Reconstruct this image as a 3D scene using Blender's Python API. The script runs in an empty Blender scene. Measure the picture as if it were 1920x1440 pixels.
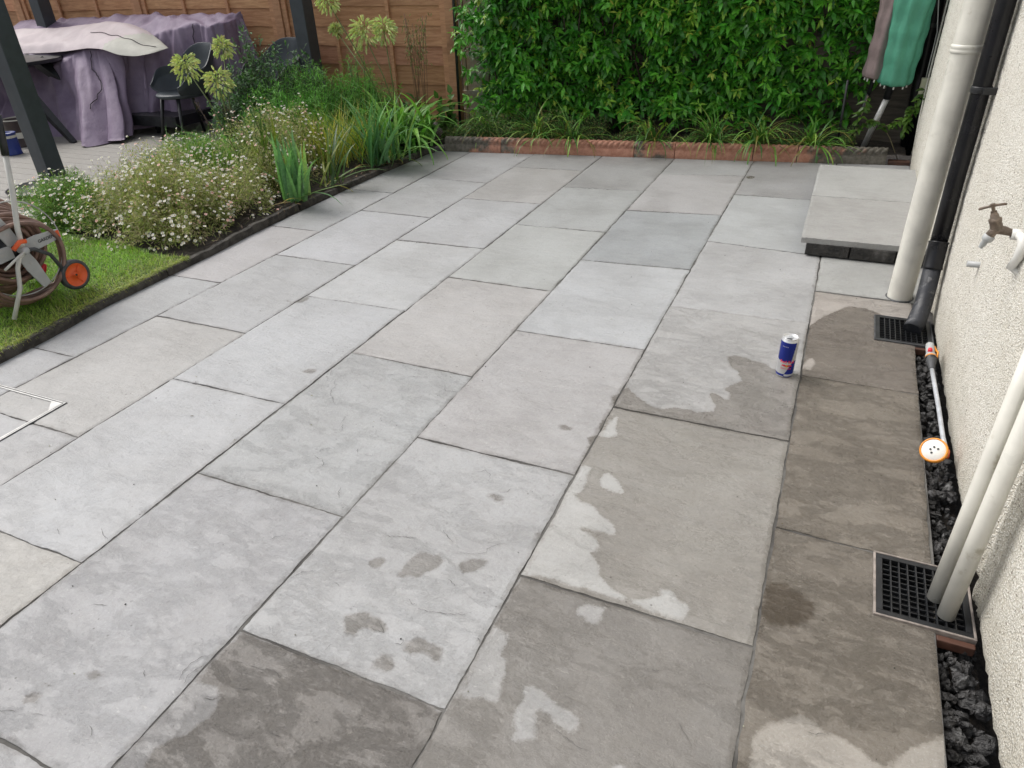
import bpy, math, random
import numpy as np
from mathutils import Vector, Matrix, noise as mnoise
rng = np.random.default_rng(7); random.seed(7)
S = bpy.context.scene; COL = S.collection
# ------------------------------------------------------------------ camera
CF = 1322.1; CC = np.array([-0.0385, -0.9829, 1.4722])
PIT, YAW, ROL = 0.544941, -0.433294, -0.041121
def cam_axes():
    cy, sy = math.cos(YAW), math.sin(YAW); cp, sp = math.cos(PIT), math.sin(PIT)
    fw = np.array([sy*cp, cy*cp, -sp]); rt = np.array([cy, -sy, 0.]); up = np.cross(rt, fw)
    cr, sr = math.cos(ROL), math.sin(ROL)
    return cr*rt+sr*up, -sr*rt+cr*up, fw
AR, AU, AF = cam_axes()
cam = bpy.data.cameras.new('camera'); cam.sensor_width = 36; cam.lens = CF/1920*36; cam.clip_end = 300; cam.clip_start = .05
co = bpy.data.objects.new('camera', cam); COL.objects.link(co)
M = Matrix.Identity(4)
for i in range(3): M[i][0], M[i][1], M[i][2], M[i][3] = AR[i], AU[i], -AF[i], CC[i]
co.matrix_world = M; S.camera = co
# ------------------------------------------------------------------ light
W_ = bpy.data.worlds.new('World'); S.world = W_; W_.use_nodes = True
nt = W_.node_tree; nt.nodes.clear()
sky = nt.nodes.new('ShaderNodeTexSky'); sky.sky_type = 'NISHITA'; sky.sun_disc = False
SUN_EL, SUN_AZ = math.radians(52), math.radians(-82)     # azimuth from +y, clockwise
sky.sun_elevation = SUN_EL; sky.sun_rotation = SUN_AZ; sky.air_density = 1; sky.dust_density = 4; sky.ozone_density = 1
hs = nt.nodes.new('ShaderNodeHueSaturation'); hs.inputs['Saturation'].default_value = .32
bg = nt.nodes.new('ShaderNodeBackground'); bg.inputs['Strength'].default_value = .15
wo = nt.nodes.new('ShaderNodeOutputWorld')
nt.links.new(sky.outputs[0], hs.inputs['Color']); nt.links.new(hs.outputs[0], bg.inputs[0]); nt.links.new(bg.outputs[0], wo.inputs[0])
sl = bpy.data.lights.new('sun', 'SUN'); sl.energy = 1.5; sl.angle = math.radians(34); sl.color = (1, .965, .91)
so = bpy.data.objects.new('sun', sl); COL.objects.link(so)
sd = Vector((math.sin(SUN_AZ)*math.cos(SUN_EL), math.cos(SUN_AZ)*math.cos(SUN_EL), math.sin(SUN_EL)))
so.rotation_euler = sd.to_track_quat('Z', 'Y').to_euler()
S.view_settings.view_transform = 'Standard'; S.view_settings.look = 'None'; S.view_settings.gamma = 1
S.view_settings.exposure = .26
# ------------------------------------------------------------------ surveying helpers: a sight line met with a known plane
def ray(px, py): return (px-960)/CF*AR-(py-720)/CF*AU+AF
def pl(px, py, ax, v):
    d = ray(px, py); return CC+(v-CC[ax])/d[ax]*d
def G(px, py, z=0.): return pl(px, py, 2, z)
def Wx(px, py, x=.5): return pl(px, py, 0, x)
def Yy(px, py, y): return pl(px, py, 1, y)
# ------------------------------------------------------------------ mesh helpers
def tag(o, label=None, cat=None, group=None, kind=None):
    if label: o['label'] = label
    if cat: o['category'] = cat
    if group: o['group'] = group
    if kind: o['kind'] = kind
    return o
def empty(name, loc, label, cat, group=None, rz=0):
    o = bpy.data.objects.new(name, None); COL.objects.link(o); o.location = loc; o.rotation_euler.z = rz
    o.empty_display_size = .1
    return tag(o, label, cat, group)
def link(name, me, mats, parent=None, bevel=0):
    o = bpy.data.objects.new(name, me); COL.objects.link(o)
    for m in (mats if isinstance(mats, (list, tuple)) else [mats]): me.materials.append(m)
    if parent is not None:
        o.parent = parent
        o.matrix_parent_inverse = Matrix.Translation(parent.location).inverted() if not parent.rotation_euler.z else (Matrix.Translation(parent.location) @ Matrix.Rotation(parent.rotation_euler.z, 4, 'Z')).inverted()
    if bevel:
        b = o.modifiers.new('bevel', 'BEVEL'); b.width = bevel; b.segments = 2; b.limit_method = 'ANGLE'; b.angle_limit = .6
    return o
class MB:
    def __init__(s): s.v = []; s.f = []; s.m = []; s.sm = []
    def add(s, vs, fs, mat=0, sm=False):
        o = len(s.v); s.v += [tuple(map(float, p)) for p in vs]
        for f in fs: s.f.append([i+o for i in f]); s.m.append(mat); s.sm.append(sm)
        return s
    def box(s, c, d, R=None, mat=0):
        c = Vector(c); d = Vector(d)/2
        vs = []
        for x in (-1, 1):
            for y in (-1, 1):
                for z in (-1, 1):
                    p = Vector((x*d.x, y*d.y, z*d.z)); p = (R @ p) if R is not None else p; vs.append(p+c)
        return s.add(vs, [(0,1,3,2),(4,6,7,5),(0,4,5,1),(2,3,7,6),(0,2,6,4),(1,5,7,3)], mat)
    def tube(s, path, r, n=12, mat=0, caps=True, closed=False, sm=True):
        P = [Vector(p) for p in path]; k = len(P); rs = r if isinstance(r, (list, tuple)) else [r]*k
        vs = []; ref = None
        for i in range(k):
            t = (P[(i+1) % k if closed else min(i+1, k-1)]-P[(i-1) % k if closed else max(i-1, 0)]).normalized()
            if ref is None:
                ref = t.orthogonal().normalized()
            ref = (ref-t*ref.dot(t)).normalized(); b = t.cross(ref)
            for j in range(n):
                a = 2*math.pi*j/n; vs.append(P[i]+(ref*math.cos(a)+b*math.sin(a))*rs[i])
        fs = []
        for i in range(k if closed else k-1):
            for j in range(n):
                a = i*n+j; b2 = i*n+(j+1) % n; c = ((i+1) % k)*n+(j+1) % n; d = ((i+1) % k)*n+j; fs.append((a, b2, c, d))
        s.add(vs, fs, mat, sm)
        if caps and not closed:
            o = len(s.v)-len(vs)
            s.f.append([o+j for j in range(n)][::-1]); s.m.append(mat); s.sm.append(False)
            s.f.append([o+(k-1)*n+j for j in range(n)]); s.m.append(mat); s.sm.append(False)
        return s
    def lathe(s, prof, c=(0,0,0), axis=(0,0,1), n=24, mat=0, sm=True, lobes=None):
        q = Vector((0,0,1)).rotation_difference(Vector(axis)); c = Vector(c); vs = []
        for (r, z) in prof:
            for j in range(n):
                a = 2*math.pi*j/n; rr = r*(lobes(a, z) if lobes else 1)
                vs.append(q @ Vector((rr*math.cos(a), rr*math.sin(a), z))+c)
        fs = []; k = len(prof)
        for i in range(k-1):
            for j in range(n): fs.append((i*n+j, i*n+(j+1) % n, (i+1)*n+(j+1) % n, (i+1)*n+j))
        s.add(vs, fs, mat, sm)
        return s
    def disc(s, c, r, axis=(0,0,1), n=24, mat=0):
        q = Vector((0,0,1)).rotation_difference(Vector(axis)); c = Vector(c)
        return s.add([q @ Vector((r*math.cos(2*math.pi*j/n), r*math.sin(2*math.pi*j/n), 0))+c for j in range(n)], [list(range(n))], mat)
    def prism(s, outline, lo, hi, mat=0, fn=None):
        n = len(outline); fn = fn or (lambda p, h: (p[0], p[1], h))
        vs = [fn(p, lo) for p in outline]+[fn(p, hi) for p in outline]
        return s.add(vs, [list(range(n))[::-1], list(range(n, 2*n))]+[(i, (i+1) % n, n+(i+1) % n, n+i) for i in range(n)], mat)
    def build(s, name, mats, parent=None, bevel=0):
        me = bpy.data.meshes.new(name); me.from_pydata(s.v, [], s.f)
        me.polygons.foreach_set('material_index', s.m); me.polygons.foreach_set('use_smooth', s.sm); me.update()
        return link(name, me, mats, parent, bevel)
def np_mesh(name, V, Q, mats, parent=None, col=None, smooth=True, attrs=None, mi=None):
    me = bpy.data.meshes.new(name); V = np.asarray(V, np.float32); Q = np.asarray(Q, np.int32)
    me.vertices.add(len(V)); me.vertices.foreach_set('co', V.ravel())
    me.loops.add(Q.size); me.loops.foreach_set('vertex_index', Q.ravel())
    me.polygons.add(len(Q)); me.polygons.foreach_set('loop_start', np.arange(0, Q.size, Q.shape[1], dtype=np.int32))
    me.polygons.foreach_set('use_smooth', np.full(len(Q), smooth))
    if mi is not None: me.polygons.foreach_set('material_index', np.asarray(mi, np.int32))
    me.update(calc_edges=True)
    if col is not None:
        a = me.attributes.new('col', 'FLOAT_COLOR', 'POINT'); c = np.ones((len(V), 4), np.float32); c[:, :3] = col; a.data.foreach_set('color', c.ravel())
    for k, v in (attrs or {}).items():
        a = me.attributes.new(k, 'FLOAT', 'POINT'); a.data.foreach_set('value', np.asarray(v, np.float32))
    return link(name, me, mats, parent)
class Acc:
    def __init__(s): s.V = []; s.Q = []; s.C = []; s.n = 0
    def add(s, V, Q, C): s.V.append(V); s.Q.append(Q+s.n); s.C.append(C); s.n += len(V); return s
    def build(s, name, mat, parent=None, smooth=True): return np_mesh(name, np.concatenate(s.V), np.concatenate(s.Q), mat, parent, np.concatenate(s.C), smooth)
def nrm(a): return a/np.maximum(np.linalg.norm(a, axis=-1, keepdims=True), 1e-9)
def leaves(P, D, N, L, Wd, col, curl=.25, fold=.25, seg=3, shape='ovate'):
    """one bent, folded leaf per row of P"""
    n = len(P); D = nrm(D); Sd = nrm(np.cross(D, N)); N = np.cross(Sd, D)
    t = np.linspace(0, 1, seg+1)
    w = {'ovate': np.sin(np.pi*np.clip(t, 0, 1)**.72)**1.05, 'lance': np.sin(np.pi*(t*.85+.12))**.7, 'strap': (1-t**3)*.9+.05}[shape]; w = np.maximum(w, .03)
    L = np.broadcast_to(L, n); Wd = np.broadcast_to(Wd, n); curl = np.broadcast_to(curl, n)
    V = np.zeros((n, seg+1, 3, 3))
    for i in range(seg+1):
        c = P+D*(L*t[i]*(1-.25*curl*t[i]))[:, None]-N*(L*curl*t[i]**2)[:, None]
        hw = (Wd*w[i]*.5)[:, None]
        V[:, i, 1] = c; V[:, i, 0] = c-Sd*hw+N*hw*fold; V[:, i, 2] = c+Sd*hw+N*hw*fold
    q = []
    for i in range(seg):
        for j in (0, 1): q.append((i*3+j, i*3+j+1, i*3+j+4, i*3+j+3))
    q = np.array(q); k = (seg+1)*3
    Q = (q[None]+(np.arange(n)*k)[:, None, None]).reshape(-1, 4)
    C = np.repeat(np.asarray(col)[:, None], k, 1).reshape(-1, 3)
    return V.reshape(-1, 3), Q, C
def blades(P, az, el, L, Wd, droop, col, seg=6, fold=.35, tipcol=None, pw=1.4):
    """strap leaves arching under their weight"""
    n = len(P); az = np.broadcast_to(az, n); el = np.broadcast_to(el, n); L = np.broadcast_to(L, n); Wd = np.broadcast_to(Wd, n); droop = np.broadcast_to(droop, n)
    H = np.stack([np.cos(az), np.sin(az), np.zeros(n)], 1); Sd = np.stack([-np.sin(az), np.cos(az), np.zeros(n)], 1); Z = np.array([0, 0, 1.])
    c = np.array(P, float).copy(); V = np.zeros((n, seg+1, 3, 3)); C = np.zeros((n, seg+1, 3, 3)); col = np.asarray(col)
    for i in range(seg+1):
        t = i/seg; th = el-droop*t**pw
        d = H*np.cos(th)[:, None]+Z*np.sin(th)[:, None]; u = np.cross(Sd, d); u = -u
        if i: c = c+d*(L/seg)[:, None]
        w = Wd*.5*max(.04, (1-t**2.5)*(.75+.5*min(t*3, 1)*.5)); w = w[:, None]
        V[:, i, 1] = c; V[:, i, 0] = c-Sd*w+u*w*fold; V[:, i, 2] = c+Sd*w+u*w*fold
        cc = col if tipcol is None else col*(1-t**2)+np.asarray(tipcol)*t**2
        C[:, i, :] = cc[:, None]
    q = np.array([(i*3+j, i*3+j+1, i*3+j+4, i*3+j+3) for i in range(seg) for j in (0, 1)]); k = (seg+1)*3
    return V.reshape(-1, 3), (q[None]+(np.arange(n)*k)[:, None, None]).reshape(-1, 4), C.reshape(-1, 3)
def inst(tv, tq, tc, P, X, N, sc, tint=None):
    """copies of a small template set on frames (X, N) inside one foliage or flower mesh"""
    X = nrm(X); Yv = nrm(np.cross(N, X)); X = np.cross(Yv, nrm(N)); N = nrm(N); sc = np.broadcast_to(sc, len(P))[:, None, None]
    V = P[:, None]+sc*(tv[None, :, 0:1]*X[:, None]+tv[None, :, 1:2]*Yv[:, None]+tv[None, :, 2:3]*N[:, None])
    Q = (tq[None]+(np.arange(len(P))*len(tv))[:, None, None]).reshape(-1, 4)
    C = np.repeat(tc[None], len(P), 0)
    if tint is not None: C = C*tint[:, None]
    return V.reshape(-1, 3), Q, C.reshape(-1, 3)
def vcol(n, base, var=.15, hue=.08):
    b = np.array(base)[None]*(1+rng.normal(0, var, (n, 1))); b = b*(1+rng.normal(0, hue, (n, 3))); return np.clip(b, .004, .95)
def pick(n, cols, w=None):
    i = rng.choice(len(cols), n, p=w); return np.array(cols)[i]*(1+rng.normal(0, .15, (n, 1))).clip(.5, 1.6)
# ------------------------------------------------------------------ materials
class NT:
    def __init__(s, name):
        s.m = bpy.data.materials.new(name); s.m.use_nodes = True; s.t = s.m.node_tree; s.b = s.t.nodes['Principled BSDF']; s.out = s.t.nodes['Material Output']
    def n(s, ty, **k):
        nd = s.t.nodes.new('ShaderNode'+ty)
        for a, v in k.items():
            if a in nd.inputs.keys(): nd.inputs[a].default_value = v
            else: setattr(nd, a, v)
        return nd
    def l(s, a, b): s.t.links.new(a, b)
    def noise(s, vec, scale, detail=4, rough=.55, dist=0):
        n = s.n('TexNoise'); n.inputs['Scale'].default_value = scale; n.inputs['Detail'].default_value = detail; n.inputs['Roughness'].default_value = rough; n.inputs['Distortion'].default_value = dist
        if vec is not None: s.l(vec, n.inputs['Vector'])
        return n.outputs['Fac']
    def math(s, op, a, b=0, c=0, clamp=False):
        n = s.n('Math'); n.operation = op; n.use_clamp = clamp
        for i, x in enumerate((a, b, c)):
            if isinstance(x, (int, float)): n.inputs[i].default_value = x
            else: s.l(x, n.inputs[i])
        return n.outputs[0]
    def ramp(s, f, lo, hi, a=0, b=1, smooth=True):
        n = s.n('MapRange'); n.interpolation_type = 'SMOOTHSTEP' if smooth else 'LINEAR'; s.l(f, n.inputs[0])
        for i, x in enumerate((lo, hi, a, b)): n.inputs[i+1].default_value = x
        return n.outputs[0]
    def mix(s, f, a, b, mode='MIX'):
        n = s.n('Mix'); n.data_type = 'RGBA'; n.blend_type = mode
        for i, x in ((0, f), (6, a), (7, b)):
            if isinstance(x, (int, float)): n.inputs[i].default_value = x
            elif isinstance(x, tuple): n.inputs[i].default_value = (*x, 1)
            else: s.l(x, n.inputs[i])
        return n.outputs[2]
    def attr(s, name): return s.n('Attribute', attribute_name=name)
    def geo(s): return s.n('NewGeometry').outputs['Position']
    def objc(s): return s.n('TexCoord').outputs['Object']
    def bump(s, h, dist, strength=1, nrm=None):
        n = s.n('Bump'); n.inputs['Distance'].default_value = dist; n.inputs['Strength'].default_value = strength; s.l(h, n.inputs['Height'])
        if nrm is not None: s.l(nrm, n.inputs['Normal'])
        s.l(n.outputs[0], s.b.inputs['Normal']); return n.outputs[0]
    def col(s, c): s.l(c, s.b.inputs['Base Color'])
    def rough(s, r):
        if isinstance(r, (int, float)): s.b.inputs['Roughness'].default_value = r
        else: s.l(r, s.b.inputs['Roughness'])
    def vscale(s, v, sc):
        n = s.n('Mapping'); n.inputs['Scale'].default_value = sc; s.l(v, n.inputs['Vector']); return n.outputs[0]
def plain(name, c, rough=.5, metal=0, var=.12, sc=30, bump=0, spec=.5, dirt=None):
    m = NT(name); f = m.noise(m.objc(), sc, 5)
    a = tuple(x*(1-var) for x in c); b = tuple(min(x*(1+var), .95) for x in c)
    cc = m.mix(m.ramp(f, .35, .65), a, b)
    if dirt:
        g = m.ramp(m.noise(m.objc(), dirt[1], 8, .65), dirt[2], dirt[2]+.12); cc = m.mix(g, cc, dirt[0])
    m.col(cc); m.rough(m.ramp(m.noise(m.objc(), sc*.7, 3), .3, .7, rough*.85, min(rough*1.15, 1)))
    m.b.inputs['Metallic'].default_value = metal; m.b.inputs['Specular IOR Level'].default_value = spec
    if bump: m.bump(m.noise(m.objc(), sc*3, 6), bump)
    return m.m
def leafmat(name, rough=.42, trans=.25, spec=.5):
    m = NT(name); a = m.attr('col').outputs['Color']
    v = m.ramp(m.noise(m.geo(), 60, 2), .3, .7, .82, 1.15); mm = m.n('VectorMath'); mm.operation = 'SCALE'; m.l(a, mm.inputs[0]); m.l(v, mm.inputs['Scale'])
    m.l(mm.outputs[0], m.b.inputs['Base Color']); m.rough(rough); m.b.inputs['Specular IOR Level'].default_value = spec
    tr = m.n('BsdfTranslucent'); sc = m.mix(1., mm.outputs[0], (1., 1.25, .5), 'MULTIPLY'); m.l(sc, tr.inputs[0])
    mx = m.n('MixShader'); mx.inputs[0].default_value = trans; m.l(m.b.outputs[0], mx.inputs[1]); m.l(tr.outputs[0], mx.inputs[2]); m.l(mx.outputs[0], m.out.inputs[0])
    return m.m
def stone_mat(name, use_wet=True):
    m = NT(name); pos = m.geo()
    off = m.attr('rnd').outputs['Fac']; cx = m.n('CombineXYZ'); m.l(off, cx.inputs[0]); m.l(off, cx.inputs[1]); m.l(off, cx.inputs[2])
    ad = m.n('VectorMath'); ad.operation = 'MULTIPLY_ADD'; m.l(cx.outputs[0], ad.inputs[0]); ad.inputs[1].default_value = (13.1, 7.7, 3.3); m.l(pos, ad.inputs[2]); p = ad.outputs[0]
    tint = m.attr('col').outputs['Color']
    big = m.noise(p, 2.6, 6, .6, .3); mid = m.noise(m.vscale(p, (1.0, 2.3, 1)), 11, 8, .7, .1); fine = m.noise(p, 95, 5, .7)
    c = m.mix(m.ramp(big, .32, .68), m.mix(1., tint, (.86, .855, .85), 'MULTIPLY'), m.mix(1., tint, (1.05, 1.055, 1.06), 'MULTIPLY'))
    c = m.mix(m.ramp(mid, .35, .7, 0, .45), c, m.mix(1., tint, (1.14, 1.13, 1.11), 'MULTIPLY'))
    c = m.mix(m.ramp(m.noise(p, 26, 6, .7), .5, .72, 0, .28), c, m.mix(1., tint, (.74, .71, .68), 'MULTIPLY'))
    c = m.mix(m.ramp(fine, .45, .75, 0, .45), c, m.mix(1., tint, (.72, .7, .68), 'MULTIPLY'))
    # pale scuffs and dark pits
    c = m.mix(m.ramp(m.noise(p, 210, 4, .8), .56, .74, 0, .5), c, (.62, .61, .59)); c = m.mix(m.ramp(m.noise(m.vscale(p, (1, 2.2, 1)), 42, 3, .5, 1.2), .66, .76, 0, .3), c, (.62, .61, .59))
    pit = m.n('TexVoronoi'); pit.inputs['Scale'].default_value = 34; m.l(p, pit.inputs['Vector'])
    pm = m.math('MULTIPLY', m.ramp(pit.outputs['Distance'], .06, .14, 1, 0), m.ramp(m.noise(p, 3.1, 3), .54, .62))
    c = m.mix(m.math('MULTIPLY', pm, .6), c, (.10, .09, .08))
    if use_wet:
        ee = m.math('MULTIPLY_ADD', m.math('SUBTRACT', m.noise(pos, 19, 6, .7), .5), -.060, m.attr('edg').outputs['Fac']); jm = m.math('MULTIPLY', m.ramp(ee, -.002, .016, .55, 0), m.ramp(m.noise(pos, 2.4, 4), .36, .58, .15, 1)); c = m.mix(jm, c, m.mix(1., c, (.60, .575, .54), 'MULTIPLY'))
        sn = m.ramp(m.noise(pos, 5.5, 8, .75, .3), .60, .78, 0, .35); c = m.mix(sn, c, m.mix(1., c, (.78, .74, .68), 'MULTIPLY'))
    rv = m.attr('riv').outputs['Fac']
    h1 = m.math('ADD', m.math('MULTIPLY', m.noise(m.vscale(p, (1.2, 1.9, 1)), 6.5, 12, .66, .15), .6), m.math('MULTIPLY', m.ramp(m.noise(m.vscale(p, (.8, 1.7, 1)), 3.2, 10, .72, .1), .44, .575), .185)); h1 = m.math('MULTIPLY', h1, rv)
    h2 = m.math('MULTIPLY', m.noise(p, 85, 7, .75), m.math('MULTIPLY_ADD', rv, .09, .03))
    ht = m.math('ADD', h1, h2)
    if use_wet:
        sdf = m.attr('wet').outputs['Fac']; n1 = m.math('SUBTRACT', m.noise(pos, 24, 6, .65), .5)
        w = m.ramp(m.math('MULTIPLY_ADD', n1, .036, m.math('MULTIPLY_ADD', m.math('SUBTRACT', m.noise(pos, 110, 3, .6), .5), .010, sdf)), -.009, .006, 1, 0)
        rim = m.ramp(m.math('ABSOLUTE', m.math('MULTIPLY_ADD', n1, .03, m.math('ADD', sdf, .008))), .0, .012, .12, 0)
        wkk = m.attr('wk').outputs['Fac']; wv_ = m.n('VectorMath'); wv_.operation = 'SCALE'; wv_.inputs[0].default_value = (1., .955, .895); m.l(wkk, wv_.inputs['Scale']); wc = m.mix(1., c, wv_.outputs[0], 'MULTIPLY')
        wc = m.mix(m.ramp(m.noise(p, 4.5, 5, .65, .5), .47, .66, 0, .5), wc, m.mix(1., wc, (1.16, 1.18, 1.2), 'MULTIPLY'))
        so = m.attr('soak').outputs['Fac']; wc = m.mix(m.ramp(m.math('MULTIPLY_ADD', n1, .05, so), -.012, .012, .95, 0), wc, m.mix(1., c, (.26, .225, .185), 'MULTIPLY'))
        c = m.mix(w, c, wc); c = m.mix(rim, c, m.mix(1., c, (.7, .68, .65), 'MULTIPLY'))
        # a thin sheen where water still stands, drier towards the pores
        rr = m.mix(w, m.mix(m.ramp(big, .3, .7), (.46, .46, .46), (.60, .60, .60)), m.mix(m.ramp(m.noise(p, 7, 5), .4, .62), (.11, .11, .11), (.33, .33, .33)))
        m.rough(rr)
    else: m.rough(.6)
    m.col(c); m.b.inputs['Specular IOR Level'].default_value = .42
    m.bump(ht, .022, 1.)
    return m.m
M_STONE = stone_mat('sandstone_paving'); M_STEP = stone_mat('sandstone_step', False)
m = NT('jointing'); q = m.noise(m.geo(), 60, 5); m.col(m.mix(m.ramp(m.noise(m.geo(), 2.2, 3), .42, .6), m.mix(q, (.075, .072, .066), (.19, .185, .175)), m.mix(q, (.035, .033, .03), (.09, .085, .08)))); m.rough(.85); m.bump(q, .004); M_JOINT = m.m
M_CRACK = plain('crack_shadow', (.10, .095, .09), .9, 0, .4, 60)
M_LEAF = leafmat('jasmine_leaf', .33, .24, .42); M_GRASS = leafmat('grass_blade', .5, .35); M_STRAP = leafmat('strap_leaf', .38, .25); M_SOFT = leafmat('soft_leaf', .6, .3, .3); M_POD = leafmat('pod', .55, .12, .3); M_PETAL = leafmat('petal', .6, .25, .3)
m = NT('soil'); q = m.noise(m.geo(), 40, 8, .7); m.col(m.mix(m.ramp(q, .35, .65), (.012, .009, .007), (.05, .038, .028))); m.rough(.95); m.bump(q, .03); M_SOIL = m.m
m = NT('turf_base'); q = m.noise(m.geo(), 25, 6); m.col(m.mix(q, (.04, .08, .015), (.09, .13, .03))); m.rough(.95); m.bump(q, .01); M_TURF = m.m
m = NT('pebbledash'); p = m.geo(); vo = m.n('TexVoronoi'); vo.inputs['Scale'].default_value = 190; m.l(p, vo.inputs['Vector']); v2 = m.n('TexVoronoi'); v2.inputs['Scale'].default_value = 92; v2.inputs['Randomness'].default_value = 1; m.l(p, v2.inputs['Vector'])
nf = m.noise(p, 190, 4, .7); nm = m.noise(p, 2.5, 4)
c = m.mix(m.ramp(nm, .35, .65), (.80, .785, .725), (.86, .85, .80)); c = m.mix(m.ramp(vo.outputs['Distance'], .25, .6, 0, .7), c, (.50, .46, .38))
sp = m.math('MULTIPLY', m.ramp(v2.outputs['Distance'], .20, .34, 1, 0), m.ramp(m.noise(p, 30, 3, .6), .47, .57)); c = m.mix(m.math('MULTIPLY', sp, .9), c, (.20, .17, .13)); sx_ = m.n('SeparateXYZ'); m.l(p, sx_.inputs[0]); dz = m.math('ADD', sx_.outputs['Z'], m.math('MULTIPLY', m.noise(p, 7, 6, .7), -.35)); c = m.mix(m.ramp(dz, -.16, .12, .42, 0), c, (.33, .30, .23)); dr = m.ramp(m.noise(m.vscale(p, (1, 9, .7)), 2.2, 6, .7), .5, .72, 0, .3); c = m.mix(dr, c, (.50, .47, .38)); m.col(c); m.rough(.85)
hh = m.math('ADD', m.math('MULTIPLY', vo.outputs['Distance'], -1.), m.math('MULTIPLY', nf, .6)); m.bump(hh, .005, .75); M_WALL = m.m
M_UPVC = plain('cream_upvc', (.68, .665, .60), .32, 0, .07, 9, 0, .5, ((.44, .41, .33), 11, .60))
M_BLKPIPE = plain('black_upvc', (.008, .008, .010), .30, 0, .3, 12, 0, .35, ((.09, .09, .095), 30, .66))
M_BLACK = plain('black_plastic', (.016, .017, .019), .38, 0, .3, 20)
M_ANTH = plain('anthracite_paint', (.045, .055, .064), .42, 0, .08, 14)
M_DECK = None
m = NT('deck_board'); p = m.objc(); q = m.noise(m.vscale(p, (1, 14, 1)), 12, 8, .65); c = m.mix(m.ramp(q, .3, .7), (.21, .20, .18), (.31, .295, .27)); m.col(m.mix(m.ramp(m.noise(p, 2, 3), .4, .65, 0, .5), c, (.25, .235, .21))); m.rough(.6); m.bump(q, .004); M_DECK = m.m
def woodmat(name, a, b):
    m = NT(name); p = m.objc(); q = m.noise(m.vscale(p, (1, 9, 9)), 5, 8, .65, .6); t = m.attr('col').outputs['Color']
    c = m.mix(m.ramp(q, .3, .7), a, b); k = m.ramp(m.noise(p, 3.2, 3), .62, .72, 0, .5); c = m.mix(k, c, tuple(x*.55 for x in a)); c = m.mix(1., c, t, 'MULTIPLY'); m.col(c); m.rough(.75); m.bump(q, .004); return m.m
M_FENCE = woodmat('lap_fence_wood', (.42, .205, .095), (.62, .345, .18))
M_TRIM = woodmat('fence_trim_wood', (.46, .235, .12), (.62, .34, .19))
M_DARKWOOD = woodmat('old_boards', (.05, .042, .032), (.10, .085, .065))
M_TRELLIS = plain('trellis_paint', (.42, .42, .34), .7, 0, .12, 40, .002)
M_EDGE = plain('edging_board', (.055, .050, .044), .75, 0, .4, 22, .006, .3, ((.10, .095, .085), 26, .62))
m = NT('clay_edging'); p = m.geo(); f = m.attr('grey').outputs['Fac']; q = m.noise(p, 26, 6, .65)
c = m.mix(m.ramp(q, .3, .7), (.34, .155, .10), (.48, .25, .175)); g = m.mix(m.ramp(q, .3, .7), (.075, .07, .055), (.17, .155, .13)); ff = m.math('ADD', f, m.math('MULTIPLY', m.math('SUBTRACT', m.noise(p, 9, 4), .5), 1.4))
c = m.mix(m.ramp(ff, .35, .65), c, g); c = m.mix(m.ramp(m.noise(p, 45, 4), .62, .75, 0, .5), c, (.055, .07, .03)); m.col(c); m.rough(.8); m.bump(q, .003); M_CLAY = m.m
M_BRICKDARK = plain('wet_dark_brick', (.022, .02, .018), .45, 0, .5, 18, .012, .5, ((.10, .095, .09), 9, .58))
m = NT('cover_fabric'); p = m.geo(); q = m.noise(p, 5, 5); c = m.mix(m.ramp(q, .35, .65), (.20, .15, .22), (.265, .21, .29)); wv = m.noise(p, 18, 4, .6, .5); m.col(c); m.rough(.62); m.b.inputs['Specular IOR Level'].default_value = .35; m.bump(wv, .012, .5); M_COVER = m.m
M_BAG = plain('pale_bag_fabric', (.46, .395, .41), .6, 0, .05, 6, .004, .35); M_SEAM = plain('dark_seam', (.03, .022, .035), .8)
M_BAGEND = plain('bag_end_fabric', (.40, .395, .35), .6, 0, .06, 6, .004, .35)
M_GREEN = plain('green_canvas', (.085, .33, .22), .7, 0, .1, 9, .004); M_TAUPE = plain('taupe_canvas', (.25, .19, .185), .75, 0, .1, 9, .004)
M_ALU = plain('brushed_aluminium', (.50, .50, .49), .45, .35, .08, 40); M_GALV = plain('galvanised_steel', (.46, .46, .45), .4, .6, .1, 30)
M_GREYP = plain('grey_plastic', (.42, .43, .43), .42, 0, .06, 12); M_PALEG = plain('pale_grey_tube', (.58, .57, .53), .45, 0, .08, 10)
M_DGREY = plain('dark_grey_rubber', (.06, .062, .066), .6, 0, .2, 30); M_ORANGE = plain('orange_plastic', (.78, .12, .03), .42, 0, .08, 10)
M_AMBER = plain('amber_plastic', (.80, .30, .03), .4, 0, .06, 10); M_RED = plain('red_plastic', (.75, .03, .05), .4); M_HOSE = plain('brown_hose', (.22, .135, .105), .5, 0, .25, 14, .001, .5, ((.34, .27, .21), 9, .6))
M_WHITE = plain('white_plastic', (.78, .77, .73), .35, 0, .04, 20); M_BRASS = plain('old_brass', (.20, .155, .12), .5, .35, .3, 45, .002, .5, ((.16, .13, .10), 40, .5))
M_CREAMBOX = plain('cream_box', (.60, .60, .42), .5, 0, .06, 12)
M_ROCK = plain('black_aggregate', (.030, .029, .029), .42, 0, .6, 40, .006, .5, ((.13, .13, .13), 22, .56))
M_CLAYPIPE = plain('brown_clay', (.08, .036, .024), .55, 0, .2, 20); M_BLUE = plain('can_blue', (.012, .028, .26), .22, .35, .05, 10); M_SILVER = plain('can_silver', (.62, .63, .64), .3, .55, .05, 10)
M_CANTOP = plain('can_lid', (.80, .80, .80), .25, .6, .04, 10); M_CRED = plain('can_red', (.72, .02, .06), .4); M_CYEL = plain('can_yellow', (.80, .42, .03), .4)
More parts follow.
